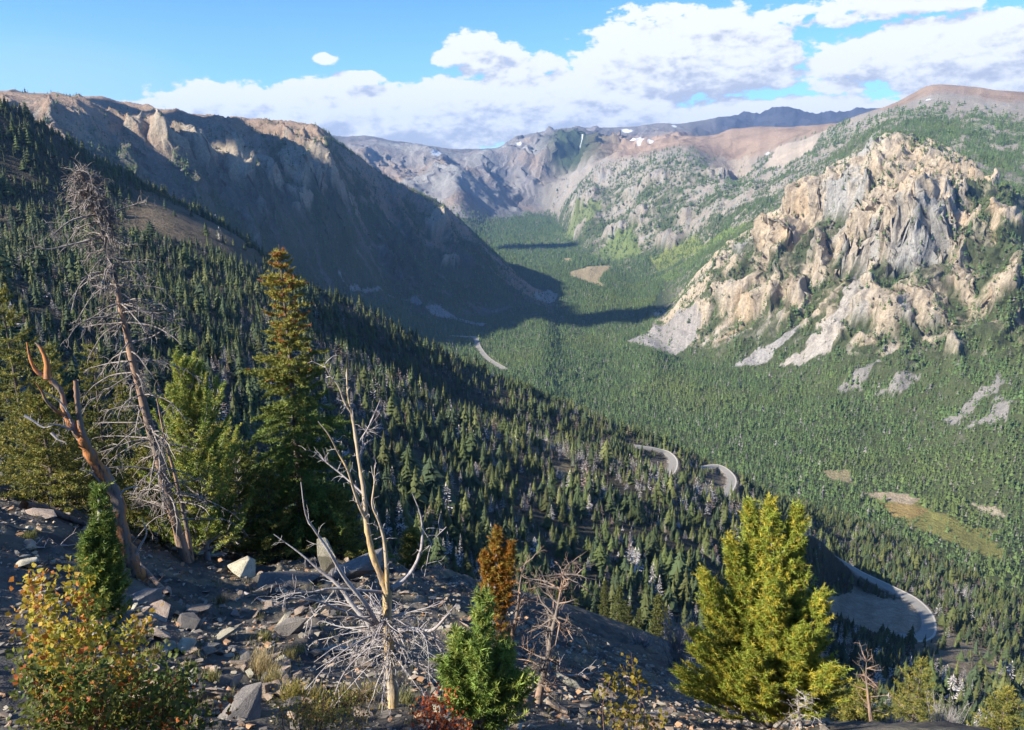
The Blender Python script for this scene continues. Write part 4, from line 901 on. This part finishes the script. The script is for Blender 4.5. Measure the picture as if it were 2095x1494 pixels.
def leaning_snag():
    g = np.random.default_rng(78); b = ground(388, 1150, 12); r = math.hypot(b[0], b[1]); print('snag r', r)
    e = empty('dead_tree', b, 'tall leaning dead snag with drooping bare branches at the left', 'dead tree'); tr = Wood(); br = Wood()
    px = [(388, 1165, 0), (368, 1100, 0), (343, 1010, 0), (322, 930, 0), (300, 850, 0), (272, 740, 0), (250, 640, 0), (228, 545, 0), (207, 470, 0), (190, 420, 0), (178, 380, 0), (160, 342, 0)]
    q = cat([P3(a, c, r + d) for a, c, d in px]); k = r / 24; tr.tube(q, .165 * k, .02, 9, rough=.08)
    q2 = cat([P3(a, c, r + .4) for a, c in ((395, 1170), (382, 1080), (360, 980), (338, 900), (318, 800))]); tr.tube(q2, .09 * k, .02, 6)
    n = len(q)
    for j in range(170):
        f = g.random() ** .8; i = int((.12 + .87 * f) * (n - 1)); a = g.uniform(0, 2 * PI); L = (2.3 * (1 - (i / n)) ** .5 + .35) * g.uniform(.35, 1.0) * k
        if i / n > .65: L *= .55
        p = wiggle(q[i], (math.cos(a), math.sin(a), g.uniform(-.1, .35)), L, 7, g.uniform(.4, 1.6), .1, g); br.tube(p, .028 * k, .009, 4); twigs(br, p, 9, .45 * k, .013, g, droop=.6, up=-.1, sub=2)
    for pts in ([(205, 487), (150, 500), (100, 510), (55, 505)], [(213, 445), (255, 425), (300, 412)], [(196, 440), (150, 450), (120, 470), (105, 485)], [(233, 560), (190, 560), (160, 590), (145, 640)], [(252, 655), (200, 650), (160, 665), (135, 700)], [(262, 700), (310, 690), (350, 660), (360, 640)]):
        p = cat([P3(a, c, r - .3 * s) for s, (a, c) in enumerate(pts)]); br.tube(p, .035 * k, .008, 5); twigs(br, p, 12, .4 * k, .012, g, droop=.4)
    tr.mesh('trunk', B_SNAG, e, b); br.mesh('branches', mat_bark('snag_twigs', (.26, .22, .195), (.32, .28, .25), (.14, .12, .105)), e, b)
leaning_snag()
def red_trunk():
    g = np.random.default_rng(79); b = ground(295, 1190, 10); r = math.hypot(b[0], b[1]); print('red r', r); k = r / 18
    e = empty('dead_tree', b, 'twisted dead trunk with peeling red orange bark at the left edge', 'dead tree'); tr = Wood(); br = Wood()
    c = lambda p, d=0: cat([P3(a, q, r + d * i) for i, (a, q) in enumerate(p)])
    tr.tube(c([(300, 1205), (272, 1150), (250, 1090), (243, 1030), (222, 985), (188, 935), (165, 890)]), .165 * k, .10 * k, 10, rough=.13)
    tr.tube(c([(165, 895), (140, 860), (132, 840), (125, 800), (100, 775), (75, 760), (62, 735), (55, 700)], .05), .085 * k, .02, 8, rough=.13)
    tr.tube(c([(185, 935), (172, 900), (165, 870), (158, 820), (155, 778)], -.05), .085 * k, .05 * k, 8, rough=.08)
    tr.tube(c([(97, 775), (95, 740), (85, 715), (72, 700)], .05), .07 * k, .02, 6, rough=.06)
    tr.tube(c([(132, 850), (115, 840), (95, 820), (85, 800), (72, 782)], -.1), .05 * k, .012, 6)
    for p in ([(150, 880), (120, 870), (100, 868)], [(160, 900), (130, 830), (80, 795)], [(205, 985), (190, 970), (175, 965)], [(270, 1150), (285, 1120), (300, 1090), (290, 1060)], [(235, 1020), (260, 1000), (290, 995)], [(50, 850), (70, 862), (90, 875), (105, 872)], [(105, 885), (120, 900), (135, 905)]):
        q = c(p, -.1); br.tube(q, .035 * k, .008, 5); twigs(br, q, 6, .3, .01, g)
    tr.mesh('trunk', B_RED, e, b); br.mesh('branches', B_TWIG, e, b)
red_trunk()
def gnarled(name, px, pyb, pyt, rmin, label, spread, n, matw, seed, droop=.8, cat_='dead tree', col=None, tw=7, up0=.1):
    g = np.random.default_rng(seed); b = ground(px, pyb, rmin); r = math.hypot(b[0], b[1]); h = top_z(px, pyt, r) - b[2]
    e = empty(name, b, label, cat_); tr = Wood(); br = Wood(); q = wiggle(b - (0, 0, .1), (g.normal() * .1, 0, 1), h, 10, 0, .05, g); tr.tube(q, .028 * h + .01, .01, 6)
    for j in range(n):
        i = g.integers(2, 11); a = g.random() * 6.28; p = wiggle(q[i], (math.cos(a), math.sin(a), g.uniform(up0 - .2, up0 + .5)), spread * g.uniform(.4, 1.1), 7, g.uniform(-.3, droop), .15, g)
        br.tube(p, .015 * h * .5 + .004, .003, 4); twigs(br, p, tw, spread * .28, .0045 + .001 * h, g, droop=.2)
    tr.mesh('trunk', matw, e, b); br.mesh('branches', matw, e, b); return e
gnarled('dead_tree', 1100, 1440, 1170, 8, 'gnarled grey dead tree right of the small green pine', .85, 46, B_SNAG, 81)
gnarled('dead_tree', 1040, 1330, 1150, 12, 'bare dead branches below the orange pine', .8, 26, B_SNAG, 82)
gnarled('dead_tree', 1785, 1494, 1345, 30, 'thin reddish dead snag near the bottom right', .9, 22, B_SNAG, 83)
gnarled('dead_tree', 1640, 1490, 1380, 12, 'small bare grey dead sapling below the large bright pine', .6, 18, B_TWIG, 84)
def brush(px, pyb, pyt, rmin, wid, label, seed, c='bush'):
    """bare many-stemmed grey bush"""
    g = np.random.default_rng(seed); b = at_r(px, rmin); r = rmin; h = max(.6, top_z(px, pyt, r) - b[2]); w = Wood()
    for j in range(70):
        a = g.random() * 6.28; t = g.random() ** .6 * wid / h; p = wiggle(b + np.array([g.normal() * wid * .12, g.normal() * wid * .12, -.1]), (math.cos(a) * t, math.sin(a) * t, 1), h * g.uniform(.55, 1.05), 6, -.2, .09, g)
        w.tube(p, .035, .008, 3); twigs(w, p, 7, h * .22, .011, g, up=.5, sub=2)
    o = w.mesh('bare_bush', B_TWIG, None, b); o.location = b; tag(o, label, c, 'bare grey bushes below the knoll')
for a_ in [(1385, 0, 1245, 38, 1.3, 'pale grey bare bush just left of the large bright pine'), (1310, 0, 1290, 42, 1.5, 'grey bare bush left of the pale one beside the bright pine'), (1930, 0, 1425, 42, 1.4, 'pale bare bush between the two bottom right conifers'), (1820, 0, 1452, 38, 1.0, 'low grey bare bush beside the reddish snag'), (890, 0, 1165, 40, 1.2, 'grey bare bush behind the pale dead tree'), (1150, 0, 1240, 44, 1.2, 'grey bare bush behind the gnarled dead tree')]:
    brush(a_[0], a_[1], a_[2], a_[3], a_[4], a_[5], 600 + a_[0])

# --- rocks ---------------------------------------------------------------
import bmesh
def mat_rock(name, c1, c2, c3):
    m, w, b = mat_new(name); tc = w.node('ShaderNodeTexCoord'); oi = w.node('ShaderNodeObjectInfo')
    p = w.vmath('ADD', tc.outputs['Object'], oi.outputs['Location'])
    n = w.noise(p, 2.2, 6, .65); n2 = w.noise(p, 14, 5, .7)
    c = w.mix(w.rng(n, .4, .6), rgb(*c1), rgb(*c2)); c = w.mix(w.rng(n2, .52, .7), c, rgb(*c3))
    c = w.vmath('SCALE', c, scale=w.math('ADD', .7, w.math('MULTIPLY', oi.outputs['Random'], .6))); w.link(c, b.inputs['Base Color'])
    bm = w.node('ShaderNodeBump'); bm.inputs['Distance'].default_value = .05; bm.inputs['Strength'].default_value = .8; w.link(n2, bm.inputs['Height']); w.link(bm.outputs[0], b.inputs['Normal']); return m
R_TAN = mat_rock('tan_rock', (.40, .32, .25), (.34, .25, .19), (.22, .19, .17)); R_GRY = mat_rock('grey_rock', (.22, .195, .175), (.16, .145, .135), (.28, .26, .22)); R_LIC = mat_rock('lichen_rock', (.48, .43, .33), (.38, .35, .26), (.24, .21, .17))
def rock_data(seed, n=14, sub=False):
    g = np.random.default_rng(seed); bm = bmesh.new()
    for _ in range(n):
        v = g.normal(size=3); v /= np.linalg.norm(v); v *= g.uniform(.75, 1.0); bm.verts.new(v * [1, .8, .65])
    bmesh.ops.convex_hull(bm, input=bm.verts)
    bmesh.ops.bevel(bm, geom=list(bm.edges), offset=.018, segments=1, affect='EDGES')
    if sub:
        bmesh.ops.triangulate(bm, faces=bm.faces); bmesh.ops.subdivide_edges(bm, edges=bm.edges, cuts=2, use_grid_fill=True)
        for v in bm.verts: 
            c = np.array(v.co); d = float(fbm3(M3, c[None, 0] * 2.2 + seed, c[None, 1] * 2.2, c[None, 2] * 2.2, 4, .6)[0]); v.co = v.co * (1 + .07 * d)
    me = bpy.data.meshes.new('rock'); bm.to_mesh(me); bm.free(); return me
ROCKS = {m.name: [] for m in (R_TAN, R_GRY, R_LIC)}
for i in range(8):
    for m in (R_TAN, R_GRY, R_LIC):
        me = rock_data(900 + i, 8 + i // 2); me.materials.append(m); ROCKS[m.name].append(me)
def rock(p, size, mat, label, group=None, big=None, sink=.25, rot=None, name='rock', cat_='rock'):
    me = ROCKS[mat.name][int(rng.integers(0, 8))] if big is None else rock_data(big, 11, True)
    if big is not None: me.materials.append(mat)
    o = bpy.data.objects.new(name, me); COL.objects.link(o); o.scale = size; o.location = (p[0], p[1], p[2] + size[2] * (.6 - sink))
    o.rotation_euler = rot if rot is not None else (rng.uniform(-.5, .5), rng.uniform(-.5, .5), rng.random() * 6.28); return tag(o, label, cat_, group)
NAMED = [(503, 1172, .78, .55, .52, R_LIC, 'large lichen covered boulder at the top of the stony slope', 41), (670, 1176, .3, .32, 1.0, R_LIC, 'upright pale standing stone beside the foot of the spruce', 42), (600, 1200, 1.1, .8, .6, R_GRY, 'dark shaded outcrop boulder between the lichen boulder and the standing stone', 43), (725, 1190, .9, .7, .75, R_GRY, 'dark outcrop boulder behind the pale dead tree', 44),
 (310, 1232, .42, .35, .25, R_GRY, 'broad grey boulder in shade below the small pine', 45), (320, 1262, .5, .3, .16, R_TAN, 'flat topped tan slab with a sunlit edge', 46), (385, 1280, .32, .26, .22, R_GRY, 'grey block right of the flat tan slab', 47), (385, 1330, .26, .2, .17, R_LIC, 'rounded pale rock in the middle of the stony slope', 48), (425, 1340, .15, .13, .12, R_TAN, 'small orange tan block right of the rounded pale rock', 49), (460, 1310, .26, .2, .16, R_LIC, 'pointed pale rock on the sunlit rubble', 50), (545, 1362, .27, .14, .15, R_TAN, 'tilted tan wedge shaped rock', 51), (505, 1345, .2, .15, .12, R_TAN, 'tan rock just left of the tilted wedge', 52), (570, 1390, .28, .2, .1, R_GRY, 'flat grey slab below the tilted wedge', 53), (610, 1392, .16, .12, .1, R_TAN, 'tan block right of the flat grey slab', 54),
 (60, 1165, .3, .25, .2, R_LIC, 'pale rock at the left edge behind the orange leaves', 55), (500, 1470, .45, .35, .2, R_GRY, 'dark shaded boulder at the bottom edge', 56), (600, 1300, .35, .3, .3, R_GRY, 'upright dark block left of the pale dead tree', 57), (400, 1440, .3, .22, .16, R_GRY, 'grey rock beside the yellow bush', 58), (1160, 1400, .4, .2, .12, R_LIC, 'pale flat rock in the dark hollow right of the gnarled tree', 59), (1240, 1425, .35, .25, .1, R_TAN, 'flat orange tan rock left of the yellow leaved sapling', 60), (1350, 1475, .3, .2, .2, R_TAN, 'tan rock at the bottom below the large pine', 61)]
for (px, py, a, b_, c_, m_, lab, sd) in NAMED:
    p = ground(px, py); rock(p, (a * 1.4, b_ * 1.4, c_ * 1.35), m_, lab, big=sd, rot=(rng.uniform(-.2, .2), rng.uniform(-.2, .2), rng.random() * 3), name='boulder' if a > .6 else 'rock', cat_='boulder' if a > .6 else 'rock')
for i in range(270):
    px, py = rng.uniform(50, 1250) if i % 3 else rng.uniform(250, 660), rng.uniform(1010, 1490) if i % 3 else rng.uniform(1230, 1450)
    p = ground(px, py); r = math.hypot(p[0], p[1])
    if r > 32: continue
    s = math.exp(rng.normal(-2.15, .42)) * (1 + r / 40); m_ = R_TAN if rng.random() < .62 else (R_GRY if rng.random() < .5 else R_LIC)
    gr = {'tan_rock': ('angular tan rock lying in the rubble of the foreground slope', 'loose tan rocks'), 'grey_rock': ('angular grey rock lying in the rubble of the foreground slope', 'loose grey rocks'), 'lichen_rock': ('pale lichened rock lying in the rubble of the foreground slope', 'loose lichened rocks')}[m_.name]
    rock(p, (s * rng.uniform(.8, 1.5), s * rng.uniform(.7, 1.1), s * rng.uniform(.4, .9)), m_, gr[0], gr[1])
def rubble():
    g = rng; V, F, Cc = [], [], []; n = 0; base = []
    for i in range(6):
        me = rock_data(950 + i, 7); bm = bmesh.new(); bm.from_mesh(me); bmesh.ops.triangulate(bm, faces=bm.faces); bm.verts.ensure_lookup_table()
        base.append((np.array([v.co[:] for v in bm.verts]), np.array([[v.index for v in f.verts] for f in bm.faces]))); bm.free(); bpy.data.meshes.remove(me)
    for i in range(12000):
        r = 4 + 30 * g.random() ** .8; t = g.uniform(-.68, .45); x, y = r * math.sin(t), r * math.cos(t); z = float(height(x, y)); v, f = base[i % 6]
        s = min(math.exp(g.normal(-3.2, .62)), .12) * (1 + r / 60); a = g.random() * 6.28; c_, s_ = math.cos(a), math.sin(a); R = np.array([[c_, -s_, 0], [s_, c_, 0], [0, 0, 1]])
        V.append((v * [1.2, .9, .7] * s) @ R.T + [x, y, z + s * .2]); F.append(f + n); n += len(v); cl = np.array([(.36, .27, .19), (.20, .175, .15), (.32, .28, .22), (.32, .19, .11)][g.integers(0, 4)]) * g.uniform(.6, 1.2); Cc.append(np.tile(cl, (len(v), 1)))
    tag(mesh_np('rubble', np.vstack(V), np.vstack(F), mat_col('stone_chips', .9), col=np.vstack(Cc)), 'small stone chips strewn over the foreground slope', kind='stuff')
rubble()

# --- grass, leafy bushes -------------------------------------------------
def grass_patch(spots, name='grass'):
    V, Cc = [], []; g = rng
    for (x, y, z, h, n, c) in spots:
        for _ in range(n):
            a = g.random() * 6.28; o = np.array([x + g.normal() * h * .35, y + g.normal() * h * .35, z - .02]); d = np.array([math.cos(a) * .45 * g.random(), math.sin(a) * .45 * g.random(), 1]); L = h * g.uniform(.5, 1.1)
            sd = np.array([-math.sin(a), math.cos(a), 0]) * .006; m_ = o + d * L * .55; t_ = o + d * L + np.array([math.cos(a), math.sin(a), 0]) * L * .2
            cc = np.array(c) * g.uniform(.7, 1.25); V += [o - sd, o + sd, m_ + sd * .7, o - sd, m_ + sd * .7, m_ - sd * .7, m_ - sd * .7, m_ + sd * .7, t_]; Cc += [cc] * 9
    V = np.array(V); tag(mesh_np(name, V, np.arange(len(V)).reshape(-1, 3), M_LEAF, col=np.array(Cc)), 'dry yellow grass and low plants between the rocks', kind='stuff')
sp_ = []
for (px, py, h, n, c) in [(540, 1380, .28, 160, (.42, .33, .17)), (525, 1360, .25, 90, (.42, .33, .17)), (560, 1400, .22, 90, (.36, .30, .13)), (385, 1375, .14, 120, (.26, .25, .09)), (430, 1395, .14, 110, (.30, .27, .10)), (600, 1430, .2, 160, (.36, .30, .08)), (640, 1440, .2, 150, (.34, .28, .09)), (700, 1440, .2, 150, (.33, .26, .12)), (750, 1430, .2, 150, (.35, .28, .14)), (660, 1470, .2, 150, (.36, .28, .08)), (540, 1310, .15, 120, (.25, .23, .08)), (590, 1345, .15, 140, (.30, .26, .10)), (610, 1335, .15, 100, (.30, .26, .10)), (830, 1440, .2, 120, (.25, .24, .1)), (60, 1105, .2, 90, (.2, .2, .06)), (450, 1240, .2, 70, (.16, .14, .07)), (1200, 1330, .2, 60, (.3, .25, .15)), (280, 1310, .2, 90, (.3, .28, .15)), (310, 1345, .15, 90, (.3, .26, .12))]:
    p = ground(px, py); sp_.append((p[0], p[1], p[2], h * 1.35, n * 2, c))
for _ in range(1000):
    px, py = rng.uniform(60, 1500), rng.uniform(1020, 1490); p = ground(px, py)
    if math.hypot(p[0], p[1]) < 40: sp_.append((p[0], p[1], p[2], rng.uniform(.07, .18), int(rng.integers(8, 26)), (.24, .21, .10) if rng.random() < .6 else (.12, .13, .05)))
grass_patch(sp_)
LEAF = np.array([(0, 0, 0), (.35, .30, .05), (.55, .10, .1), (.62, .45, .0), (1, 0, .12), (.62, -.45, 0), (.55, -.10, .1), (.35, -.30, .05)]); LEAF = LEAF[[0, 1, 3, 4, 5, 7]]
LEAFF = np.array([(0, 1, 2), (0, 2, 3), (0, 3, 4), (0, 4, 5)])
def leaf_mesh(name, O, N, size, cols, parent, off):
    m = len(O); g = rng; Dd = unit(N + g.normal(size=(m, 3)) * .5); S = unit(np.cross(Dd, g.normal(size=(m, 3)))); U = np.cross(S, Dd)
    V = O[:, None] + (Dd[:, None] * LEAF[None, :, :1] + S[:, None] * LEAF[None, :, 1:2] * 1.25 + U[:, None] * LEAF[None, :, 2:] * 1.5) * (size * g.uniform(.6, 1.25, m))[:, None, None]
    F = LEAFF[None] + (np.arange(m) * 6)[:, None, None]; return mesh_np(name, V.reshape(-1, 3) - off, F.reshape(-1, 3), M_LEAF, parent, col=np.repeat(cols, 6, axis=0))
def leafy(name, px, pyb, stems, label, cols, seed, size=.045, rmin=3.0, per=12, pad=.05, stemr=.006, cat_='bush'):
    """bush of arching stems, each given by the photograph pixel its tip reaches and its distance"""
    g = np.random.default_rng(seed); b = ground(px, pyb, rmin); e = empty(name, b, label, cat_); w = Wood(); O, N, Cc = [], [], []
    for (tx, ty, tr) in stems:
        tip = P3(tx, ty, tr); rx, ry = b[0] + (tip[0] - b[0]) * .7 + g.normal() * .12, b[1] + (tip[1] - b[1]) * .7 + g.normal() * .12; st = np.array([rx, ry, float(height(rx, ry)) - .08]); mid = (st + tip) / 2 + np.array([g.normal() * .05, g.normal() * .05, .12 * np.linalg.norm(tip - st)]); q = smooth_line([st, (st + mid) / 2 + g.normal(size=3) * .03, mid, (mid + tip) / 2 + g.normal(size=3) * .03, tip], 4)
        w.tube(q, stemr, .002, 4); n = len(q); L = np.linalg.norm(tip - st)
        for _ in range(int(L * per)):
            i = int(g.uniform(.25, 1) * (n - 1)); d = unit(g.normal(size=3) + [0, 0, .4]); l = g.uniform(.04, .16); p2 = q[i] + d * l; w.tube(np.array([q[i], q[i] + d * l * .5 + g.normal(size=3) * .01, p2]), .003, .0015, 3)
            k = g.integers(4, 9); O.append(p2 + g.normal(size=(k, 3)) * pad); N.append(np.tile(d, (k, 1)) + [0, 0, .3]); cc = np.array(cols[g.integers(0, len(cols))]); Cc.append(cc[None] * g.uniform(.75, 1.25, (k, 1)))
    w.mesh('stems', mat_bark('stem_' + str(seed), (.22, .12, .09), (.30, .17, .12), (.12, .08, .06)), e, b); leaf_mesh('leaves', np.vstack(O), np.vstack(N), size, np.vstack(Cc), e, b)
YEL = [(.50, .38, .04), (.46, .36, .05), (.36, .32, .05), (.52, .33, .05), (.45, .18, .04), (.26, .27, .05)]; GRN = [(.10, .14, .03), (.14, .17, .035), (.20, .20, .04), (.09, .11, .03)]
g_ = np.random.default_rng(5)
st1 = [(60, 1160, 8.8), (85, 1165, 8.8), (75, 1230, 8.4), (160, 1150, 9.2), (170, 1190, 9.0), (175, 1230, 8.8), (280, 1240, 9.3), (265, 1290, 9.0), (200, 1290, 8.8), (110, 1290, 8.4), (60, 1300, 8.2), (230, 1320, 8.8), (290, 1340, 9.0), (300, 1370, 8.8), (250, 1350, 8.5), (340, 1395, 8.9), (320, 1430, 8.6), (370, 1450, 8.8), (340, 1390, 8.8), (140, 1320, 8.2), (90, 1340, 8.1)]
leafy('leafy_bush', 130, 1440, st1, 'yellow and orange autumn bush in the bottom left corner', YEL, 701, per=11, size=.06, pad=.07)
st2 = [(g_.uniform(20, 440), g_.uniform(1340, 1500), g_.uniform(7.2, 8.6)) for _ in range(44)]
leafy('leafy_bush', 170, 1500, st2, 'low shaded green bush in front of the yellow one', GRN + GRN + GRN + [(.4, .12, .03)], 702, per=13, size=.055, pad=.07)
leafy('leafy_bush', 895, 1490, [(880, 1420, 8.6), (905, 1415, 8.6), (870, 1460, 8.5), (930, 1470, 8.5), (945, 1490, 8.4), (900, 1480, 8.5), (960, 1480, 8.4)], 'small red leaved bush at the foot of the small green pine', [(.38, .08, .03), (.45, .13, .04), (.30, .07, .03)], 703, per=20, size=.04)
leafy('leafy_bush', 650, 1470, [(g_.uniform(560, 790), g_.uniform(1405, 1480), g_.uniform(8.0, 8.8)) for _ in range(22)], 'low yellow orange plants left of the pale dead trunk', [(.45, .36, .07), (.42, .26, .06), (.28, .28, .06)], 704, per=12, size=.026)
leafy('sapling', 1290, 1520, [(1292, 1335, 8.2), (1275, 1360, 8.2), (1250, 1385, 8.1), (1305, 1390, 8.1), (1260, 1420, 8.1), (1310, 1440, 8.1), (1285, 1460, 8.0), (1340, 1480, 8.0)], 'sapling with yellow brown leaves at the bottom between the dead tree and the large pine', [(.22, .17, .03), (.27, .20, .03), (.18, .15, .03)], 705, per=6, size=.06, cat_='sapling')
def log(px, r_, label, mat=B_TWIG, rad=.07, name='fallen_log', tw=6):
    P = np.array([ground(a, b) for a, b in px]) + [0, 0, rad * .7]; q = smooth_line(P, 4); w = Wood(); w.tube(q, rad, rad * .4, 8, rough=.05); twigs(w, q, tw, .5, .012, rng, up=.6, sub=2); c_ = P.mean(0); o = w.mesh(name, mat, None, c_); o.location = c_; tag(o, label, 'log')
log([(50, 1045), (90, 1050), (150, 1070), (190, 1085)], 0, 'dark fallen log on the shaded slope at the left edge', B_DARK, .16, tw=3)
log([(48, 1118), (90, 1122), (155, 1120)], 0, 'thin white fallen branch at the left edge', B_TWIG, .022, 'fallen_branch', 12)
log([(500, 1215), (545, 1235), (610, 1255)], 0, 'grey fallen stick on the dark slope below the outcrop', B_TWIG, .04, 'fallen_branch')
log([(1130, 1380), (1180, 1388), (1235, 1375)], 0, 'curved pale fallen branch in the dark hollow', B_TWIG, .03, 'fallen_branch', 8)
log([(250, 1125), (300, 1180), (345, 1225)], 0, 'thick grey root log at the foot of the red trunk', B_SNAG, .12, tw=3)

#--HAZE--
def build_shadow_clouds():  # unseen clouds added along the sun's direction to cast shade on the valley
    m, w, b = mat_new('shadow_cloud_white'); b.inputs['Base Color'].default_value = rgb(.85, .86, .88); b.inputs['Roughness'].default_value = 1
    bm0 = bmesh.new(); bmesh.ops.create_icosphere(bm0, subdivisions=4, radius=1); V0 = np.array([v.co[:] for v in bm0.verts]); F0 = np.array([[v.index for v in f.verts] for f in bm0.faces]); bm0.free()
    for (px, py, rmin, a, b_, lab) in [(1215, 655, 2000, 430, 150, 'unseen flat bottomed cloud beyond the left edge, added to shade the valley floor'), (1100, 506, 4500, 330, 170, 'smaller unseen flat bottomed cloud, added to shade the upper valley'), (1000, 610, 2600, 330, 140, 'unseen cloud added to shade the left spur')]:
        g = hit(px, py, rmin); zc = 2100; L = (zc - g[2]) / math.tan(SUN_EL); c = np.array([g[0] + math.sin(SUN_AZ) * L, g[1] + math.cos(SUN_AZ) * L, zc]); V, F, n = [], [], 0
        for k in range(11):
            t = (k / 10 - .5) * 2; s_ = (1 - .55 * t * t) * rng.uniform(.7, 1.1); v = V0 * np.array([a * .38 * s_, b_ * .8 * s_, b_ * .6 * s_]); o = np.array([a * t * .8, rng.normal() * b_ * .3, 0])
            v = v * (1 + .22 * fbm3(M3, V0[:, 0] * 2 + k * 7, V0[:, 1] * 2, V0[:, 2] * 2, 4, .55))[:, None]; v[:, 2] = np.where(v[:, 2] < 0, v[:, 2] * .25, v[:, 2]); V.append(v + o); F.append(F0 + n); n += len(V0)
        o = mesh_np('shadow_cloud', np.vstack(V), np.vstack(F), m, smooth=True); o.location = c; tag(o, lab, kind='stuff')
build_shadow_clouds()
def build_haze():
    zlo = float(Z.min()) - 40; zhi = float((Z + DZ).max()) + 60; assert zhi < 1950; s = 15800
    v = [(-s, -s, zlo), (s, -s, zlo), (s, s, zlo), (-s, s, zlo), (-s, -s, zhi), (s, -s, zhi), (s, s, zhi), (-s, s, zhi)]
    f = [(0, 3, 2, 1), (4, 5, 6, 7), (0, 1, 5, 4), (1, 2, 6, 5), (2, 3, 7, 6), (3, 0, 4, 7)]
    m = bpy.data.materials.new('haze_air'); m.use_nodes = True; w = NT(m.node_tree); w.n.clear()
    out = w.node('ShaderNodeOutputMaterial'); pv = w.node('ShaderNodeVolumePrincipled')
    pv.inputs['Color'].default_value = rgb(.30, .55, 1.0); pv.inputs['Density'].default_value = 3.3e-5; pv.inputs['Anisotropy'].default_value = .2
    w.link(pv.outputs[0], out.inputs['Volume'])
    tag(mesh_np('haze', v, f, m), 'thin blue haze filling the valley air', kind='stuff')
build_haze()
